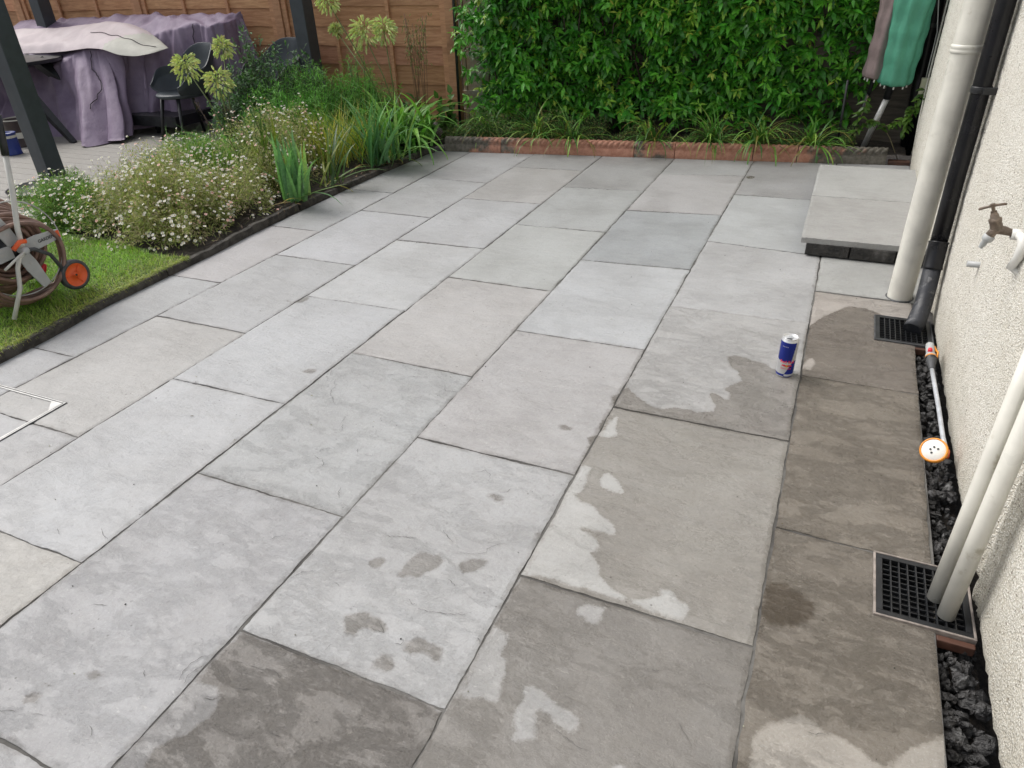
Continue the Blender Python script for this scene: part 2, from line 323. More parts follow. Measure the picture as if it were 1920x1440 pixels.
M_TBLUE = plain('blue_tin', (.015, .035, .20), .35, 0, .1, 10); M_TBROWN = plain('brown_tin', (.05, .035, .032), .45, 0, .2, 14); M_PAINT = plain('spilt_paint', (.62, .60, .52), .5, 0, .05, 14); M_NAVY = M_BLUE
M_BLUENET = plain('blue_plastic', (.02, .22, .45), .5); M_STEM = leafmat('stem', .55, .1)

# ================================================================== PATIO
LN = {1: [(1377,1440),(1412,1214),(1457,989),(1477,827),(1501,704),(1515,606),(1540,487)],
 2: [(775,1440),(833,1330),(975,1079),(1078,891),(1152,763),(1209,655),(1256,574),(1291,505),(1327,451),(1351.6,403),(1380,364.6),(1396,330),(1412.5,302.8)],
 3: [(205,1440),(453,1182),(641,966),(786,820),(883,705),(969,619),(1033,545.5),(1089.5,486.5),(1133,435),(1176,394),(1205,358),(1240,326),(1264,297.5)],
 4: [(0,1175),(150,1054),(372.5,887),(534,757),(661,660),(760,582),(843,519),(906,465.5),(965,420),(1012,382),(1057,350),(1097,320),(1127,293)],
 5: [(0,908),(147,819),(325,710),(460,624),(580,555),(666,497),(745,449),(802,407),(872,371.6),(911,340),(965,314),(987,298)],
 6: [(37,723),(140,669),(293,591),(411,529),(519,477),(600,433),(680,394),(842,306),(881,285)],
 0: [(1775,1440),(1760,1210),(1745,1030),(1736,880),(1722.6,739),(1718,660)]}
def line_fn(k):
    if k == 7: return lambda y: -3.385+0*y
    pts = np.array([G(*p)[:2] for p in LN[k]]); x0, x1 = pts[0, 0], pts[-1, 0]
    if k in (0, 1): co_ = np.polyfit(pts[:, 1], pts[:, 0], 1)
    else: co_ = np.polyfit(pts[:, 1], pts[:, 0], 2)
    yl, yh = pts[0, 1], pts[-1, 1]
    def fn(y):
        yc = np.clip(y, yl, yh); d = np.polyval(np.polyder(co_), yc); return np.polyval(co_, yc)+(y-yc)*d*(0 if k > 1 else 1)
    return fn
XL = {k: line_fn(k) for k in range(8)}
def y_far(x): return 4.709+(x+3.235)*.1373
def J(a, b=None):
    ya = G(*a)[1]; yb = G(*b)[1] if b else ya; return (ya, yb)
JT = {'A': [(-.63,-.63),J((977,1078),(1412,1213)),J((1152,763),(1477,827)),J((1255.8,573.8),(1515,606)),J((1326.8,451.3),(1540,480)),J((1379.7,364.6),(1518,374)),None],
 'B': [(-1.07,-1.07),J((453,1182),(833,1330)),J((785,820),(1078,890)),J((969.5,619),(1208.7,655)),J((1089.5,486.5),(1291,505)),J((1176,394),(1351.6,403)),J((1240,326),(1395.6,329.6)),None],
 'C': [(-1.5,-1.5),(-.6,-.6),J((372.5,886),(642.5,967)),J((661,660),(883,705)),J((843,519),(1033,545.5)),J((965,420),(1133,435)),J((1057,350),(1205,358)),None],
 'D': [(-1.07,-1.07),J((0,998),(150,1054)),J((325,710),(534,757)),J((580,555),(760,582)),J((745,449),(906,465.5)),J((872,371.6),(1012,382)),J((965,313),(1097,320)),None],
 'E': [(-.6,-.6),(.32,.313),J((293,591),(460,624)),J((519,477),(666,497)),J((680,394),(802,407)),(3.87,3.87),None],
 'F': [(-1.07,-1.07),(-.17,-.17),J((66,652),(140,669)),J((344,519),(411,529)),J((535,426),(600,433.5)),(3.42,3.42),(4.32,4.32),None],
 'G': [(-1.07,-1.07),(-.17,-.17),J((1457,989),(1640,1035)),J((1501,703),(1722.6,739.4)),(2.56,2.56),(3.2,3.2),None]}
CL = {'A': (2,1), 'B': (3,2), 'C': (4,3), 'D': (5,4), 'E': (6,5), 'F': (7,6), 'G': (1,0)}
GREY=(.40,.405,.40); BLUEG=(.315,.345,.37); WARM=(.405,.385,.365); PINK=(.43,.405,.39); DARK=(.315,.31,.30); LITE=(.44,.45,.46); CREAM=(.44,.42,.36); GRN=(.375,.39,.385)
TINT = {'A': [DARK,WARM,WARM,GREY,LITE,DARK,DARK], 'B': [DARK,GREY,WARM,LITE,BLUEG,WARM,GREY,GREY], 'C': [GREY,GRN,GRN,PINK,GREY,GRN,DARK,GREY],
 'D': [(.47,.44,.36),LITE,LITE,LITE,LITE,WARM,DARK,DARK], 'E': [GREY,PINK,GREY,LITE,GREY,GREY,DARK], 'F': [GREY,LITE,GREY,PINK,GREY,DARK,DARK,DARK], 'G': [DARK,DARK,WARM,DARK,WARM,GREY,GREY]}
TINT['A'][0] = (.33,.325,.315); TINT['B'][0] = (.36,.345,.335); TINT['A'][1] = (.455,.445,.41)
RIV = {'B': [1.6,.8,.55,.5,.4,.4,.4,.4], 'C': [.6,.7,.8,.5,.4,.4,.4,.4], 'A': [.7,.6,1.1,.6,.4,.4,.4], 'G': [1.1,1.4,1.5,1.1,.6,.5,.4]}
# wet patches, surveyed outlines
def P3(l, ox, oy, s=3.): return [(ox+x/s, oy+y/s) for x, y in l]
WET = [[(1175,722),(1183,733),(1207,753),(1233,767),(1273,765),(1307,773),(1337,772),(1340,760),(1330,747),(1327,737),(1340,737),(1363,750),(1368,743),(1358,728),(1390,715),(1383,697),(1367,688),(1362,670),(1380,667),(1407,675),(1433,682),(1450,692),(1475,699),(1497,703),(1504,690),(1506,650),(1512,618),(1525,604),(1545,592),(1590,573),(1625,578),(1660,592),(1700,600),(1800,605),(1900,900),(1990,1500),(1990,1700),(100,1700),(100,1540),(205,1440),(453,1184),(640,1253),(833,1332),(900,1215),(977,1078),(1030,985),(1076,896),(1078,888),(1103,835),(1100,822),(1123,813),(1122,797),(1137,780),(1150,760),(1145,743),(1165,733)],
 P3([(150,275),(200,258),(255,265),(230,300),(190,320),(145,300)],640,960), P3([(315,345),(350,300),(390,260),(450,222),(500,235),(560,240),(578,285),(540,320),(480,345),(430,370),(380,360),(320,375)],640,960),
 P3([(660,290),(700,265),(780,262),(845,270),(810,300),(760,335),(690,350),(660,325)],640,960), P3([(20,590),(60,570),(150,562),(220,600),(260,640),(245,690),(180,660),(100,660),(95,700),(40,715),(10,680)],640,960),
 P3([(350,740),(400,700),(460,705),(500,740),(560,745),(580,790),(540,860),(500,830),(460,790),(400,800),(355,780)],640,960), P3([(180,840),(230,795),(270,800),(300,870),(270,900),(180,885)],640,960),
 [(566,697),(580,691),(596,692),(590,700),(578,702)], P3([(1725,1150),(1800,1145),(1860,1170),(1850,1225),(1790,1200)],480,640,4.), [(1047,797),(1060,797),(1075,802),(1072,810),(1053,806)],
 P3([(215,810),(250,812),(272,832),(330,800),(400,783),(395,808),(340,836),(290,832),(270,842),(230,822)],480,360,4.), [(1397,331),(1404,328.5),(1417,331),(1413,335),(1400,335)],
 [(160,1262),(178,1257),(196,1264),(190,1274),(170,1275),(161,1270)],[(42,1307),(58,1296),(78,1300),(80,1312),(62,1320),(44,1318)],[(80,1283),(92,1277),(98,1284),(86,1292)],[(1002,1000),(1018,996),(1024,1001),(1010,1006)]]
DRY = [[(986,1077),(1032,990),(1078,895),(1086,881),(1097,873),(1110,877),(1098,890),(1098,910),(1078,930),(1087,940),(1107,947),(1127,967),(1153,987),(1152,1002),(1127,997),(1087,988),(1093,997),(1117,1013),(1123,1030),(1103,1037),(1117,1050),(1123,1063),(1122,1080),(1140,1100),(1160,1113),(1173,1125),(1203,1127),(1237,1120),(1240,1107),(1260,1110),(1263,1117),(1273,1127),(1287,1140),(1288,1153),(1277,1163),(1240,1151),(1190,1131),(1107,1106),(1007,1077)],
 [(1145,790),(1157,783),(1153,797),(1155,817),(1140,820),(1128,818)],[(1125,897),(1137,888),(1153,897),(1170,923),(1167,927),(1140,920),(1128,910)],
 [(930,1175),(950,1193),(950,1207),(937,1223),(947,1243),(945,1263),(937,1280),(940,1300),(930,1317),(907,1307),(883,1307),(867,1308),(870,1293),(887,1257),(910,1215)],
 P3([(1380,515),(1470,545),(1460,590),(1440,625),(1400,630),(1370,590),(1325,570),(1345,535)],640,960),
 P3([(1030,1000),(1070,985),(1130,1010),(1200,1070),(1250,1120),(1335,1170),(1330,1210),(1290,1235),(1210,1190),(1190,1130),(1110,1110),(1085,1140),(1085,1270),(1050,1290),(965,1275),(985,1200),(990,1130),(1025,1060)],640,960),
 [(379,1262),(373,1283),(407,1287),(408,1320),(393,1343),(360,1370),(287,1403),(283,1413),(267,1440),(200,1530),(120,1530),(205,1442),(300,1340)],
 [(1400,1500),(1407,1440),(1413,1417),(1410,1397),(1422,1365),(1467,1353),(1487,1340),(1507,1343),(1550,1377),(1590,1390),(1623,1417),(1657,1440),(1673,1440),(1687,1417),(1733,1397),(1773,1380),(1830,1440),(1830,1600),(1400,1600)],
 [(1513,675),(1524,672),(1526,684),(1518,694),(1511,692)],[(1150,1440),(1165,1437),(1178,1440),(1178,1450),(1150,1450)]]
SOAK = [P3([(600,400),(690,400),(780,450),(870,520),(850,610),(700,650),(590,620),(550,560)],1240,960)]
def toG(ply): return np.array([G(*p)[:2] for p in ply])
def sdf(pts, ply):
    a = ply; b = np.roll(ply, -1, 0); d = np.full(len(pts), 1e9); ins = np.zeros(len(pts), bool)
    for p, q in zip(a, b):
        e = q-p; w = pts-p; t = np.clip((w@e)/max(e@e, 1e-12), 0, 1); d = np.minimum(d, np.sum((w-t[:, None]*e)**2, 1))
        c = ((p[1] <= pts[:, 1]) & (q[1] > pts[:, 1])) | ((q[1] <= pts[:, 1]) & (p[1] > pts[:, 1]))
        with np.errstate(divide='ignore', invalid='ignore'): xx = p[0]+(pts[:, 1]-p[1])/(q[1]-p[1])*(q[0]-p[0])
        ins ^= c & (pts[:, 0] < xx)
    return np.sqrt(d)*np.where(ins, -1, 1)
WETg = [toG(p) for p in WET]; DRYg = [toG(p) for p in DRY]; SOAKg = [toG(p) for p in SOAK]
def wetness(xy):
    d = np.full(len(xy), 1e3)
    for p in WETg: d = np.minimum(d, sdf(xy, p))
    for p in DRYg: d = np.maximum(d, -sdf(xy, p))
    return np.clip(d, -.1, .1)
CUTS = [(.272,.505,.6,.735),(.272,2.11,.6,2.355)]
pv, pq, pc, pw, psk, prn, prv, pmi, pwk = [], [], [], [], [], [], [], [], []; ped = []; base = 0
def slab(c00, c10, c11, c01, z, tint, riv, gap=.0042, step=.0135, wk=.66, thick=.012):
    global base
    c = [np.array(p, float) for p in (c00, c10, c11, c01)]; cen = sum(c)/4
    def ins(p):
        d = cen-p; return p+np.array([np.sign(d[0])*gap, np.sign(d[1])*gap])
    c = [ins(p) for p in c]; w = np.linalg.norm(c[1]-c[0]); h = np.linalg.norm(c[3]-c[0])
    nx = max(2, int(w/step)); ny = max(2, int(h/step)); u = np.linspace(0, 1, nx+1); v = np.linspace(0, 1, ny+1); U, V = np.meshgrid(u, v)
    X = (1-U)[..., None]*(1-V)[..., None]*c[0]+U[..., None]*(1-V)[..., None]*c[1]+U[..., None]*V[..., None]*c[2]+(1-U)[..., None]*V[..., None]*c[3]
    # hand-dressed edge: small chips and wander on the rim
    def wob(k, s): return np.convolve(rng.normal(0, 1, k+8), np.ones(5)/5, 'same')[4:-4]*s
    X[0, :, 1] += wob(nx+1, .0030); X[-1, :, 1] += wob(nx+1, .0030); X[:, 0, 0] += wob(ny+1, .0030); X[:, -1, 0] += wob(ny+1, .0030)
    Z = np.zeros(X.shape[:2])+z+(U-.5)*rng.normal(0, .0006)+(V-.5)*rng.normal(0, .0006)
    ed = np.minimum(np.minimum(U*w, (1-U)*w), np.minimum(V*h, (1-V)*h)); Z -= np.where(ed < .004, .0022, 0)*rng.uniform(.5, 1.4, ed.shape)
    V3 = np.dstack([X, Z]).reshape(-1, 3); idx = np.arange((nx+1)*(ny+1)).reshape(ny+1, nx+1)
    Q = np.stack([idx[:-1, :-1], idx[:-1, 1:], idx[1:, 1:], idx[1:, :-1]], -1).reshape(-1, 4)
    ce = V3[Q].mean(1); keep = np.ones(len(Q), bool)
    for (x0, y0, x1, y1) in CUTS: keep &= ~((ce[:, 0] > x0) & (ce[:, 0] < x1) & (ce[:, 1] > y0) & (ce[:, 1] < y1))
    Q = Q[keep]
    ring = np.concatenate([idx[0, :-1], idx[:-1, -1], idx[-1, :0:-1], idx[:0:-1, 0]]); n0 = len(V3)
    low = V3[ring].copy(); low[:, 2] -= thick; k = len(ring); a = np.arange(k); b = (a+1) % k
    Q = np.concatenate([Q, np.stack([ring[a], n0+a, n0+b, ring[b]], 1)]); V3 = np.concatenate([V3, low])
    pv.append(V3); pq.append(Q+base); base += len(V3); pc.append(np.repeat(np.array([tint]), len(V3), 0)); pw.append(V3[:, :2]); prn.append(np.full(len(V3), rng.uniform(0, 1))); prv.append(np.full(len(V3), riv)); pwk.append(np.full(len(V3), wk)); ped.append(np.concatenate([ed.ravel(), np.zeros(k)]))
for cn, js in JT.items():
    kl, kr = CL[cn]
    for i in range(len(js)-1):
        y0 = js[i]; y1 = js[i+1]
        xl0, xr0 = float(XL[kl](y0[0])), float(XL[kr](y0[1]))
        if cn == 'G' and y0[0] > 2.4: xr0 = .515
        if y1 is None:
            xl1, xr1 = float(XL[kl](5.)), float(XL[kr](5.)); 
            if cn == 'G': xr1 = .515
            y1 = (y_far(xl1), y_far(xr1))
        else:
            xl1, xr1 = float(XL[kl](y1[0])), float(XL[kr](y1[1]))
            if cn == 'G' and y1[0] > 2.4: xr1 = .43 if y0[0] < 2.4 else .515
        t = np.array(TINT[cn][i]); t = (t.mean()*.45+t*.55); t = .335+(t-.395)*.62; t = t*(1+rng.normal(0, .006, 3))*np.array([.985,.99,1.005]); dist_ = (y0[0]+1)/6
        wk = {('A',1):.72,('A',2):.74,('A',0):.66,('B',0):.68,('G',1):.60,('G',2):.52,('G',3):.56}.get((cn, i), .66)
        if cn == 'G' and i < 4: t = t*np.array([1.14,1.06,.97])
        if cn == 'A' and i == 0: t = t*np.array([1.06,1.05,1.04])
        rv = RIV.get(cn, [.45]*9)[i]*.86; t = t*(1.09 if y0[0] < 2.2 else 1.02)
        wk -= .07
        slab((xl0, y0[0]), (xr0, y0[1]), (xr1, y1[1]), (xl1, y1[0]), rng.normal(0, .0008), t, rv, gap=rng.uniform(.0026, .0042), wk=wk)
V3 = np.concatenate(pv); XY = V3[:, :2]
wetv = wetness(XY); soak = np.clip(np.minimum.reduce([sdf(XY, p) for p in SOAKg]), -.1, .1)
nq = len(np.concatenate(pq))
# surface cracks where the stone has delaminated: fine jagged fissures
cv, cq = [], []; cb = len(V3)
CR = [P3(l, 480, 640, 4.) for l in ([(570,215),(555,260)],[(600,285),(585,320),(612,325),(565,370),(558,400),(598,480)],[(685,553),(660,585),(638,620)],[(650,625),(642,680)],[(580,690),(620,683)],[(470,830),(510,808),(570,805)],[(500,885),(507,925),(472,955)],[(440,860),(465,880),(500,888)],[(768,805),(760,840)],[(815,850),(868,865),(880,850)],[(635,1100),(615,1150),(630,1175)],[(960,250),(1040,255),(1090,243)],[(1130,262),(1200,270),(1290,273)],[(1410,345),(1425,375),(1515,382)],[(1630,985),(1690,980),(1720,970),(1757,1000),(1745,1055)],[(1830,1142),(1890,1130),(1915,1100)])]
CR += [P3(l, 640, 960, 3.) for l in ([(575,105),(600,145),(630,175)],[(670,228),(740,238),(815,232),(820,208),(870,190),(905,182)],[(595,375),(620,395),(638,420)],[(430,545),(500,565),(570,572),(640,580),(690,580),(750,558)],[(215,620),(240,682),(160,655)],[(300,745),(335,748),(350,718)],[(740,705),(775,720),(780,755)],[(380,490),(400,525),(415,515)],[(1190,1220),(1250,1265),(1320,1320),(1385,1342)],[(1740,885),(1775,900),(1810,890)],[(240,140),(330,142),(425,148)],[(15,1110),(30,1130)],[(340,1140),(365,1120)],[(1900,1190),(1915,1230)])]
CR += [P3(l, 0, 960, 3.) for l in ([(500,533),(545,524),(610,527)],[(805,890),(815,930)],[(235,822),(270,810)],[(0,1118),(60,1118),(85,1125),(120,1105)],[(175,1140),(215,1138),(265,1145)],[(365,1220),(382,1210)],[(505,1205),(518,1245),(512,1268)],[(1520,157),(1560,140),(1610,135)],[(1635,375),(1700,340),(1780,330)],[(1010,950),(1030,900),(1080,850),(1140,815),(1200,808)],[(1035,970),(1060,920),(1150,862)],[(570,95),(585,135),(607,160)],[(325,95),(335,130)],[(1880,400),(1910,422)],[(1400,860),(1460,885),(1540,890),(1580,940)],[(1320,990),(1400,1000),(1440,985)],[(1150,1050),(1200,1060),(1225,1050)],[(975,1215),(980,1200)],[(1760,1190),(1800,1180)],[(1520,1250),(1600,1270)],[(1830,780),(1865,745)])]
CR += [P3(l, 1240, 960, 3.) for l in ([(560,755),(620,810),(655,850)],[(820,1240),(870,1255),(935,1248)],[(100,1190),(140,1260),(170,1320)],[(770,165),(830,172)])]
for L in CR:
    g = toG(L); pts = [g[0]]
    for a, b in zip(g[:-1], g[1:]):
        n = max(2, int(np.linalg.norm(b-a)/.006)); d = b-a; nn = np.array([-d[1], d[0]])/max(np.linalg.norm(d), 1e-6)
        for i in range(1, n+1): pts.append(a+d*i/n+nn*(rng.normal(0, .0014) if i < n else 0))
    pts = np.array(pts); n = len(pts); tg = nrm(np.gradient(pts, axis=0)); nn = np.stack([-tg[:, 1], tg[:, 0]], 1)
    w = (.00070*np.sin(np.pi*np.linspace(.03, .97, n))**.5*rng.uniform(.35, 1.3, n))[:, None]; zz = np.full((n, 1), .0026)
    A = np.hstack([pts-nn*w, zz]); B = np.hstack([pts+nn*w, zz]); i = np.arange(n-1)
    cq.append(np.stack([cb+i, cb+i+1, cb+n+i+1, cb+n+i], 1)[:, ::-1]); cv += [A, B]; cb += 2*n
CV = np.concatenate(cv); z0 = np.zeros(len(CV))
V3 = np.concatenate([V3, CV]); Q = np.concatenate(pq+cq); mi = np.concatenate([np.zeros(nq), np.ones(len(Q)-nq)])
pat = np_mesh('patio', V3, Q, [M_STONE, M_CRACK], None, np.concatenate(pc+[np.full((len(CV), 3), .1)]), False,
  {'wet': np.concatenate([wetv, z0+.1]), 'soak': np.concatenate([soak, z0+.1]), 'rnd': np.concatenate(prn+[z0]), 'riv': np.concatenate(prv+[z0]), 'wk': np.concatenate(pwk+[z0+.6]), 'edg': np.concatenate(ped+[z0+1])}, mi)
tag(pat, 'grey sandstone slab patio, wet near the house wall', 'patio', kind='structure')
g = MB(); g.prism([(-3.42,-2.2),(.408,-2.2),(.42,2.1),(.30,2.1),(.30,2.36),(.515,2.38),(.515,5.19),(-3.42,4.69)], -.05, -.0042)
# two open holes for the gullies are left to the pans below them
g = MB()
for x0, y0, x1, y1 in ((-3.42,-2.2,.274,4.66),(.274,-2.2,.408,.507),(.274,.733,.42,2.112),(.274,2.353,.515,4.9)): g.box(((x0+x1)/2, (y0+y1)/2, -.03), (x1-x0, y1-y0, .0516))
g.add([(-3.42,4.66,-.0042),(.515,4.66,-.0042),(.515,5.19,-.0042),(-3.42,4.69,-.0042)], [(0,1,2,3)])
tag(g.build('patio_jointing', M_JOINT), 'grey mortar bed between the paving slabs', 'mortar', kind='structure')
# ground under everything
g = MB(); g.add([(-80,-80,-.16),(80,-80,-.16),(80,80,-.16),(-80,80,-.16)], [(0,1,2,3)]); tag(g.build('ground', M_SOIL), kind='structure')
# ================================================================== INSPECTION COVER (recessed tray)
ic = empty('inspection_cover', (-2.98,.16,0), 'recessed tray inspection cover with thin galvanised frame, let into the paving at the lawn side', 'drain cover')
def rect_ring(mb, x0, y0, x1, y1, w, z0, z1, mat=0):
    mb.box(((x0+x1)/2, y0+w/2, (z0+z1)/2), (x1-x0, w, z1-z0), mat=mat); mb.box(((x0+x1)/2, y1-w/2, (z0+z1)/2), (x1-x0, w, z1-z0), mat=mat)
    mb.box((x0+w/2, (y0+y1)/2, (z0+z1)/2), (w, y1-y0-2*w-.0006, z1-z0), mat=mat); mb.box((x1-w/2, (y0+y1)/2, (z0+z1)/2), (w, y1-y0-2*w-.0006, z1-z0), mat=mat)
X0, Y0, X1, Y1 = -3.285, -.145, -2.682, .462
a = MB(); rect_ring(a, X0, Y0, X1, Y1, .005, -.012, .0042); a.build('frame', M_GALV, ic)
a = MB(); rect_ring(a, X0+.0095, Y0+.0095, X1-.0095, Y1-.0095, .0065, -.012, .0036)
k = .05
for sx, sy, cx, cy in ((-1,-1,X1-.016,Y1-.016),(1,-1,X0+.016,Y1-.016),(-1,1,X1-.016,Y0+.016),(1,1,X0+.016,Y0+.016)): a.prism([(cx,cy),(cx+sx*k,cy),(cx,cy+sy*k)][::(1 if sx*sy > 0 else -1)], .0015, .0034)
a.build('tray', M_GALV, ic)
a = MB(); rect_ring(a, X0+.005, Y0+.005, X1-.005, Y1-.005, .0045, -.01, .0024); rect_ring(a, X0-.003, Y0-.003, X1+.003, Y1+.003, .003, -.01, .0026); a.build('gap_seal', M_DGREY, ic)
# ================================================================== DOORSTEP
H = .105
st = empty('doorstep', (.2,3.85,0), 'low doorstep of two grey slabs on dark wet bricks beside the soil pipe', 'doorstep')
ysp = [G(1502,444,H)[1], G(1523,366,H)[1], G(1537,307.5,H)[1]]
for i, tn in enumerate(((.33,.328,.32),(.35,.352,.345))):
    pv, pq, pc, pw, prn, prv = [], [], [], [], [], []; base = 0; CUTS = []
    slab((-.121, ysp[i]), (.512, ysp[i]+.01), (.512, ysp[i+1]+.01), (-.118, ysp[i+1]), H, tn, .5, gap=.002, thick=.03)
    vv = np.concatenate(pv); o = np_mesh('slab', vv, np.concatenate(pq), M_STEP, st, np.concatenate(pc), False, {'rnd': np.concatenate(prn), 'riv': np.concatenate(prv)})
def brick(x0, x1, y0, y1):
    b = MB(); b.box(((x0+x1)/2, (y0+y1)/2, .041), (x1-x0-.008, y1-y0-.008, .064)); return b.build('brick', M_BRICKDARK, st, .004)
for k in range(3): brick(-.09+k*.225, min(-.09+(k+1)*.225, .5), 3.03, 3.13)
for k in range(7): brick(-.09, .015, 3.14+k*.225, 3.14+(k+1)*.225)
a = MB(); a.box((.2,3.86,.037), (.575,1.6,.070)); a.build('bedding', M_BRICKDARK, st)
# ================================================================== EDGING, SOIL, LAWN, DECK
eb = [G(*p)[:2] for p in [(0,682),(85,640),(200,575),(400,478),(540,405),(690,337),(800,290)]]; eb = [np.array([-3.275,-1.6])]+eb+[np.array([-3.30,4.66])]
eb = np.array(eb); ex = lambda y: np.interp(y, eb[:, 1], eb[:, 0])
cuts = [-1.6, .25, 1.62, 2.86, 4.66]
names = ['dark timber edging board along the lawn, nearest the camera', 'dark timber edging board between the lawn grass and the drain slabs', 'dark timber edging board beside the big daisy mound', 'dark timber edging board below the iris clumps, ending at the clay edging']
for i in range(4):
    ys = np.arange(cuts[i]+.002, cuts[i+1]-.002, .02); n = len(ys); xs = ex(ys)+np.convolve(rng.normal(0, .004, n), np.ones(5)/5, 'same')*.6
    h = .043+.005*np.sin(ys*3)+np.convolve(rng.normal(0, .006, n+4), np.ones(5)/5, 'valid')
    prof = [(0, -.02), (.003, 0), (.002, .5), (-.002, .97), (-.006, 1.), (-.03, 1.02), (-.036, .97), (-.036, -.02)]
    vs = np.array([[(x+dx, y, hh*k) for dx, k in prof] for x, y, hh in zip(xs, ys, h)]).reshape(-1, 3); m8 = len(prof)
    fs = [(r*m8+j, (r+1)*m8+j, (r+1)*m8+j+1, r*m8+j+1) for r in range(n-1) for j in range(m8-1)]+[list(range(m8)), [(n-1)*m8+j for j in range(m8)][::-1]]
    b = MB(); b.add(vs, fs); tag(b.build('edging_board', M_EDGE), names[i], 'edging', 'timber edging boards')
def heightsheet(name, x0, y0, x1, y1, z, amp, step, mat, inside=None, **kw):
    xs = np.arange(x0, x1+step, step); ys = np.arange(y0, y1+step, step); X, Y = np.meshgrid(xs, ys)
    Z = z+amp*np.array([[mnoise.noise(Vector((a*4, b*4, 0)))+.5*mnoise.noise(Vector((a*13, b*13, 2))) for a in xs] for b in ys])
    idx = np.arange(X.size).reshape(X.shape); Q = np.stack([idx[:-1,:-1], idx[:-1,1:], idx[1:,1:], idx[1:,:-1]], -1).reshape(-1, 4); V = np.dstack([X,Y,Z]).reshape(-1, 3)
    if inside is not None: c = V[Q].mean(1); Q = Q[inside(c[:, 0], c[:, 1])]
    return tag(np_mesh(name, V, Q, mat, None, None, True), **kw)
heightsheet('flower_bed', -4.98, 1.70, -3.33, 5.5, .022, .018, .05, M_SOIL, lambda x, y: (x < ex(y)-.02)&(y > 1.76+.08*(-3.4-x)), kind='structure')
heightsheet('hedge_border', -3.33, 4.75, .45, 5.7, .065, .025, .05, M_SOIL, lambda x, y: y > y_far(x)+.06, kind='structure')
heightsheet('lawn', -5.2, -1.6, -3.29, 1.9, .036, .008, .05, M_TURF, lambda x, y: (x < ex(y)-.02)&(y < 1.80+.08*(-3.4-x)), kind='structure')
# deck: one structure of boards running away to the left
b = MB(); yb = -.5
while yb < 5.5:
    b.box((-8.0, yb+.069, -.006), (6.2, .134, .024)); yb += .1385
b.v = [(x, y, z) for x, y, z in b.v]
tag(b.build('deck', M_DECK, bevel=.002), kind='structure'); g = MB(); g.box((-8,2.4,-.05), (6.2,6,.05)); tag(g.build('deck_subframe', M_SOIL), kind='structure')
# grass
n = 76000; gx = rng.uniform(-5.2, -3.31, n); gy = rng.uniform(-.2, 2.0, n); k = (gx < ex(gy)-.022)&(gy < 1.79+.08*(-3.4-gx)+.03*np.sin(gx*9)); gx, gy = gx[k], gy[k]; n = len(gx)
pn = np.array([mnoise.noise(Vector((x*2.2, y*2.2, 3)))+.4*mnoise.noise(Vector((x*7, y*7, 5))) for x, y in zip(gx, gy)])
edge = np.clip((gx-ex(gy)+.3)/.28, 0, 1)
gc = np.array([.26,.45,.05])[None]*(1-edge[:, None]*.8)+np.array([.42,.46,.10])[None]*edge[:, None]*.8
gc = gc*(1+.35*pn[:, None])*(1+rng.normal(0, .22, (n, 1))); dry = rng.random(n) < .07+.13*edge; gc[dry] = np.array([.45,.38,.16])*(1+rng.normal(0, .15, (dry.sum(), 1)))
a = Acc(); a.add(*blades(np.stack([gx, gy, np.full(n, .034)], 1), rng.uniform(0, 6.28, n), rng.uniform(.5, 1.5, n), rng.uniform(.022, .055, n)*(1-.35*edge), rng.uniform(.0018, .0034, n), rng.uniform(.2, 1.6, n), np.clip(gc, .01, .6), 3, .2))
# a ragged fringe that hangs over the edging
n = 5200; fy = rng.uniform(-.1, 1.8, n); fx = ex(fy)-.03+rng.uniform(-.02, .012, n)
a.add(*blades(np.stack([fx, fy, np.full(n, .042)], 1), rng.normal(0, .8, n), rng.uniform(-.2, 1.1, n), rng.uniform(.015, .04, n), .0022, rng.uniform(.5, 1.8, n), vcol(n, (.34,.38,.09), .3), 3, .2))
tag(a.build('grass', M_GRASS), 'short bright green grass of the lawn', 'grass', kind='stuff')
# clay rope edging
JX = [-3.24,-2.72,-2.15,-1.57,-1.24,-.63,-.30,.34]
RL = ['mossy brown rope-top clay edging tile in the corner by the irises','rope-top clay edging tile half green with moss, second from the corner','bright orange rope-top clay edging tile, third from the corner','short rope-top clay edging tile stained grey at its left end','rope-top clay edging tile with long green leaves hanging over its middle','short orange rope-top clay edging tile just left of the doorstep','rope-top clay edging tile fading from orange to dark grey, behind the doorstep']
GR = [(.9,.35),(.55,-.0),(.1,.15),(.6,.35),(.1,.05),(.2,.1),(.3,1.0)]
for i in range(7):
    x0, x1 = JX[i]+.003, JX[i+1]-.003; n = int((x1-x0)/.0046); xs = np.linspace(x0, x1, n); prof = [(.0, -.02), (0, .055), (.004, .0585), (.012, .060)]
    th = np.linspace(math.radians(205), math.radians(-60), 15)
    rows = []
    for x in xs:
        y = y_far(x)+.0; r = [(x, y+a_, z_) for a_, z_ in prof]
        for t in th:
            s = t*.42+(x-x0)/.046; rr = .031*(.66+.40*abs(math.sin(math.pi*s))**.6)
            r.append((x, y+.036-math.cos(math.pi-t)*rr*1.0, .090+math.sin(t)*rr))
        r.append((x, y+.055, .06)); r.append((x, y+.055, -.02)); rows.append(r)
    k = len(rows[0]); vs = [p for r in rows for p in r]; fs = [(a_*k+j, a_*k+j+1, (a_+1)*k+j+1, (a_+1)*k+j) for a_ in range(n-1) for j in range(k-1)]+[list(range(k))[::-1], [(n-1)*k+j for j in range(k)]]
    b = MB(); b.add(vs, fs, 0, True); o = b.build('edging_tile', M_CLAY); at = o.data.attributes.new('grey', 'FLOAT', 'POINT'); at.data.foreach_set('value', np.array([GR[i][0]+(GR[i][1]-GR[i][0])*(p[0]-x0)/(x1-x0) for p in b.v], np.float32))
    tag(o, RL[i], 'edging tile', 'rope-top clay edging tiles along the hedge')
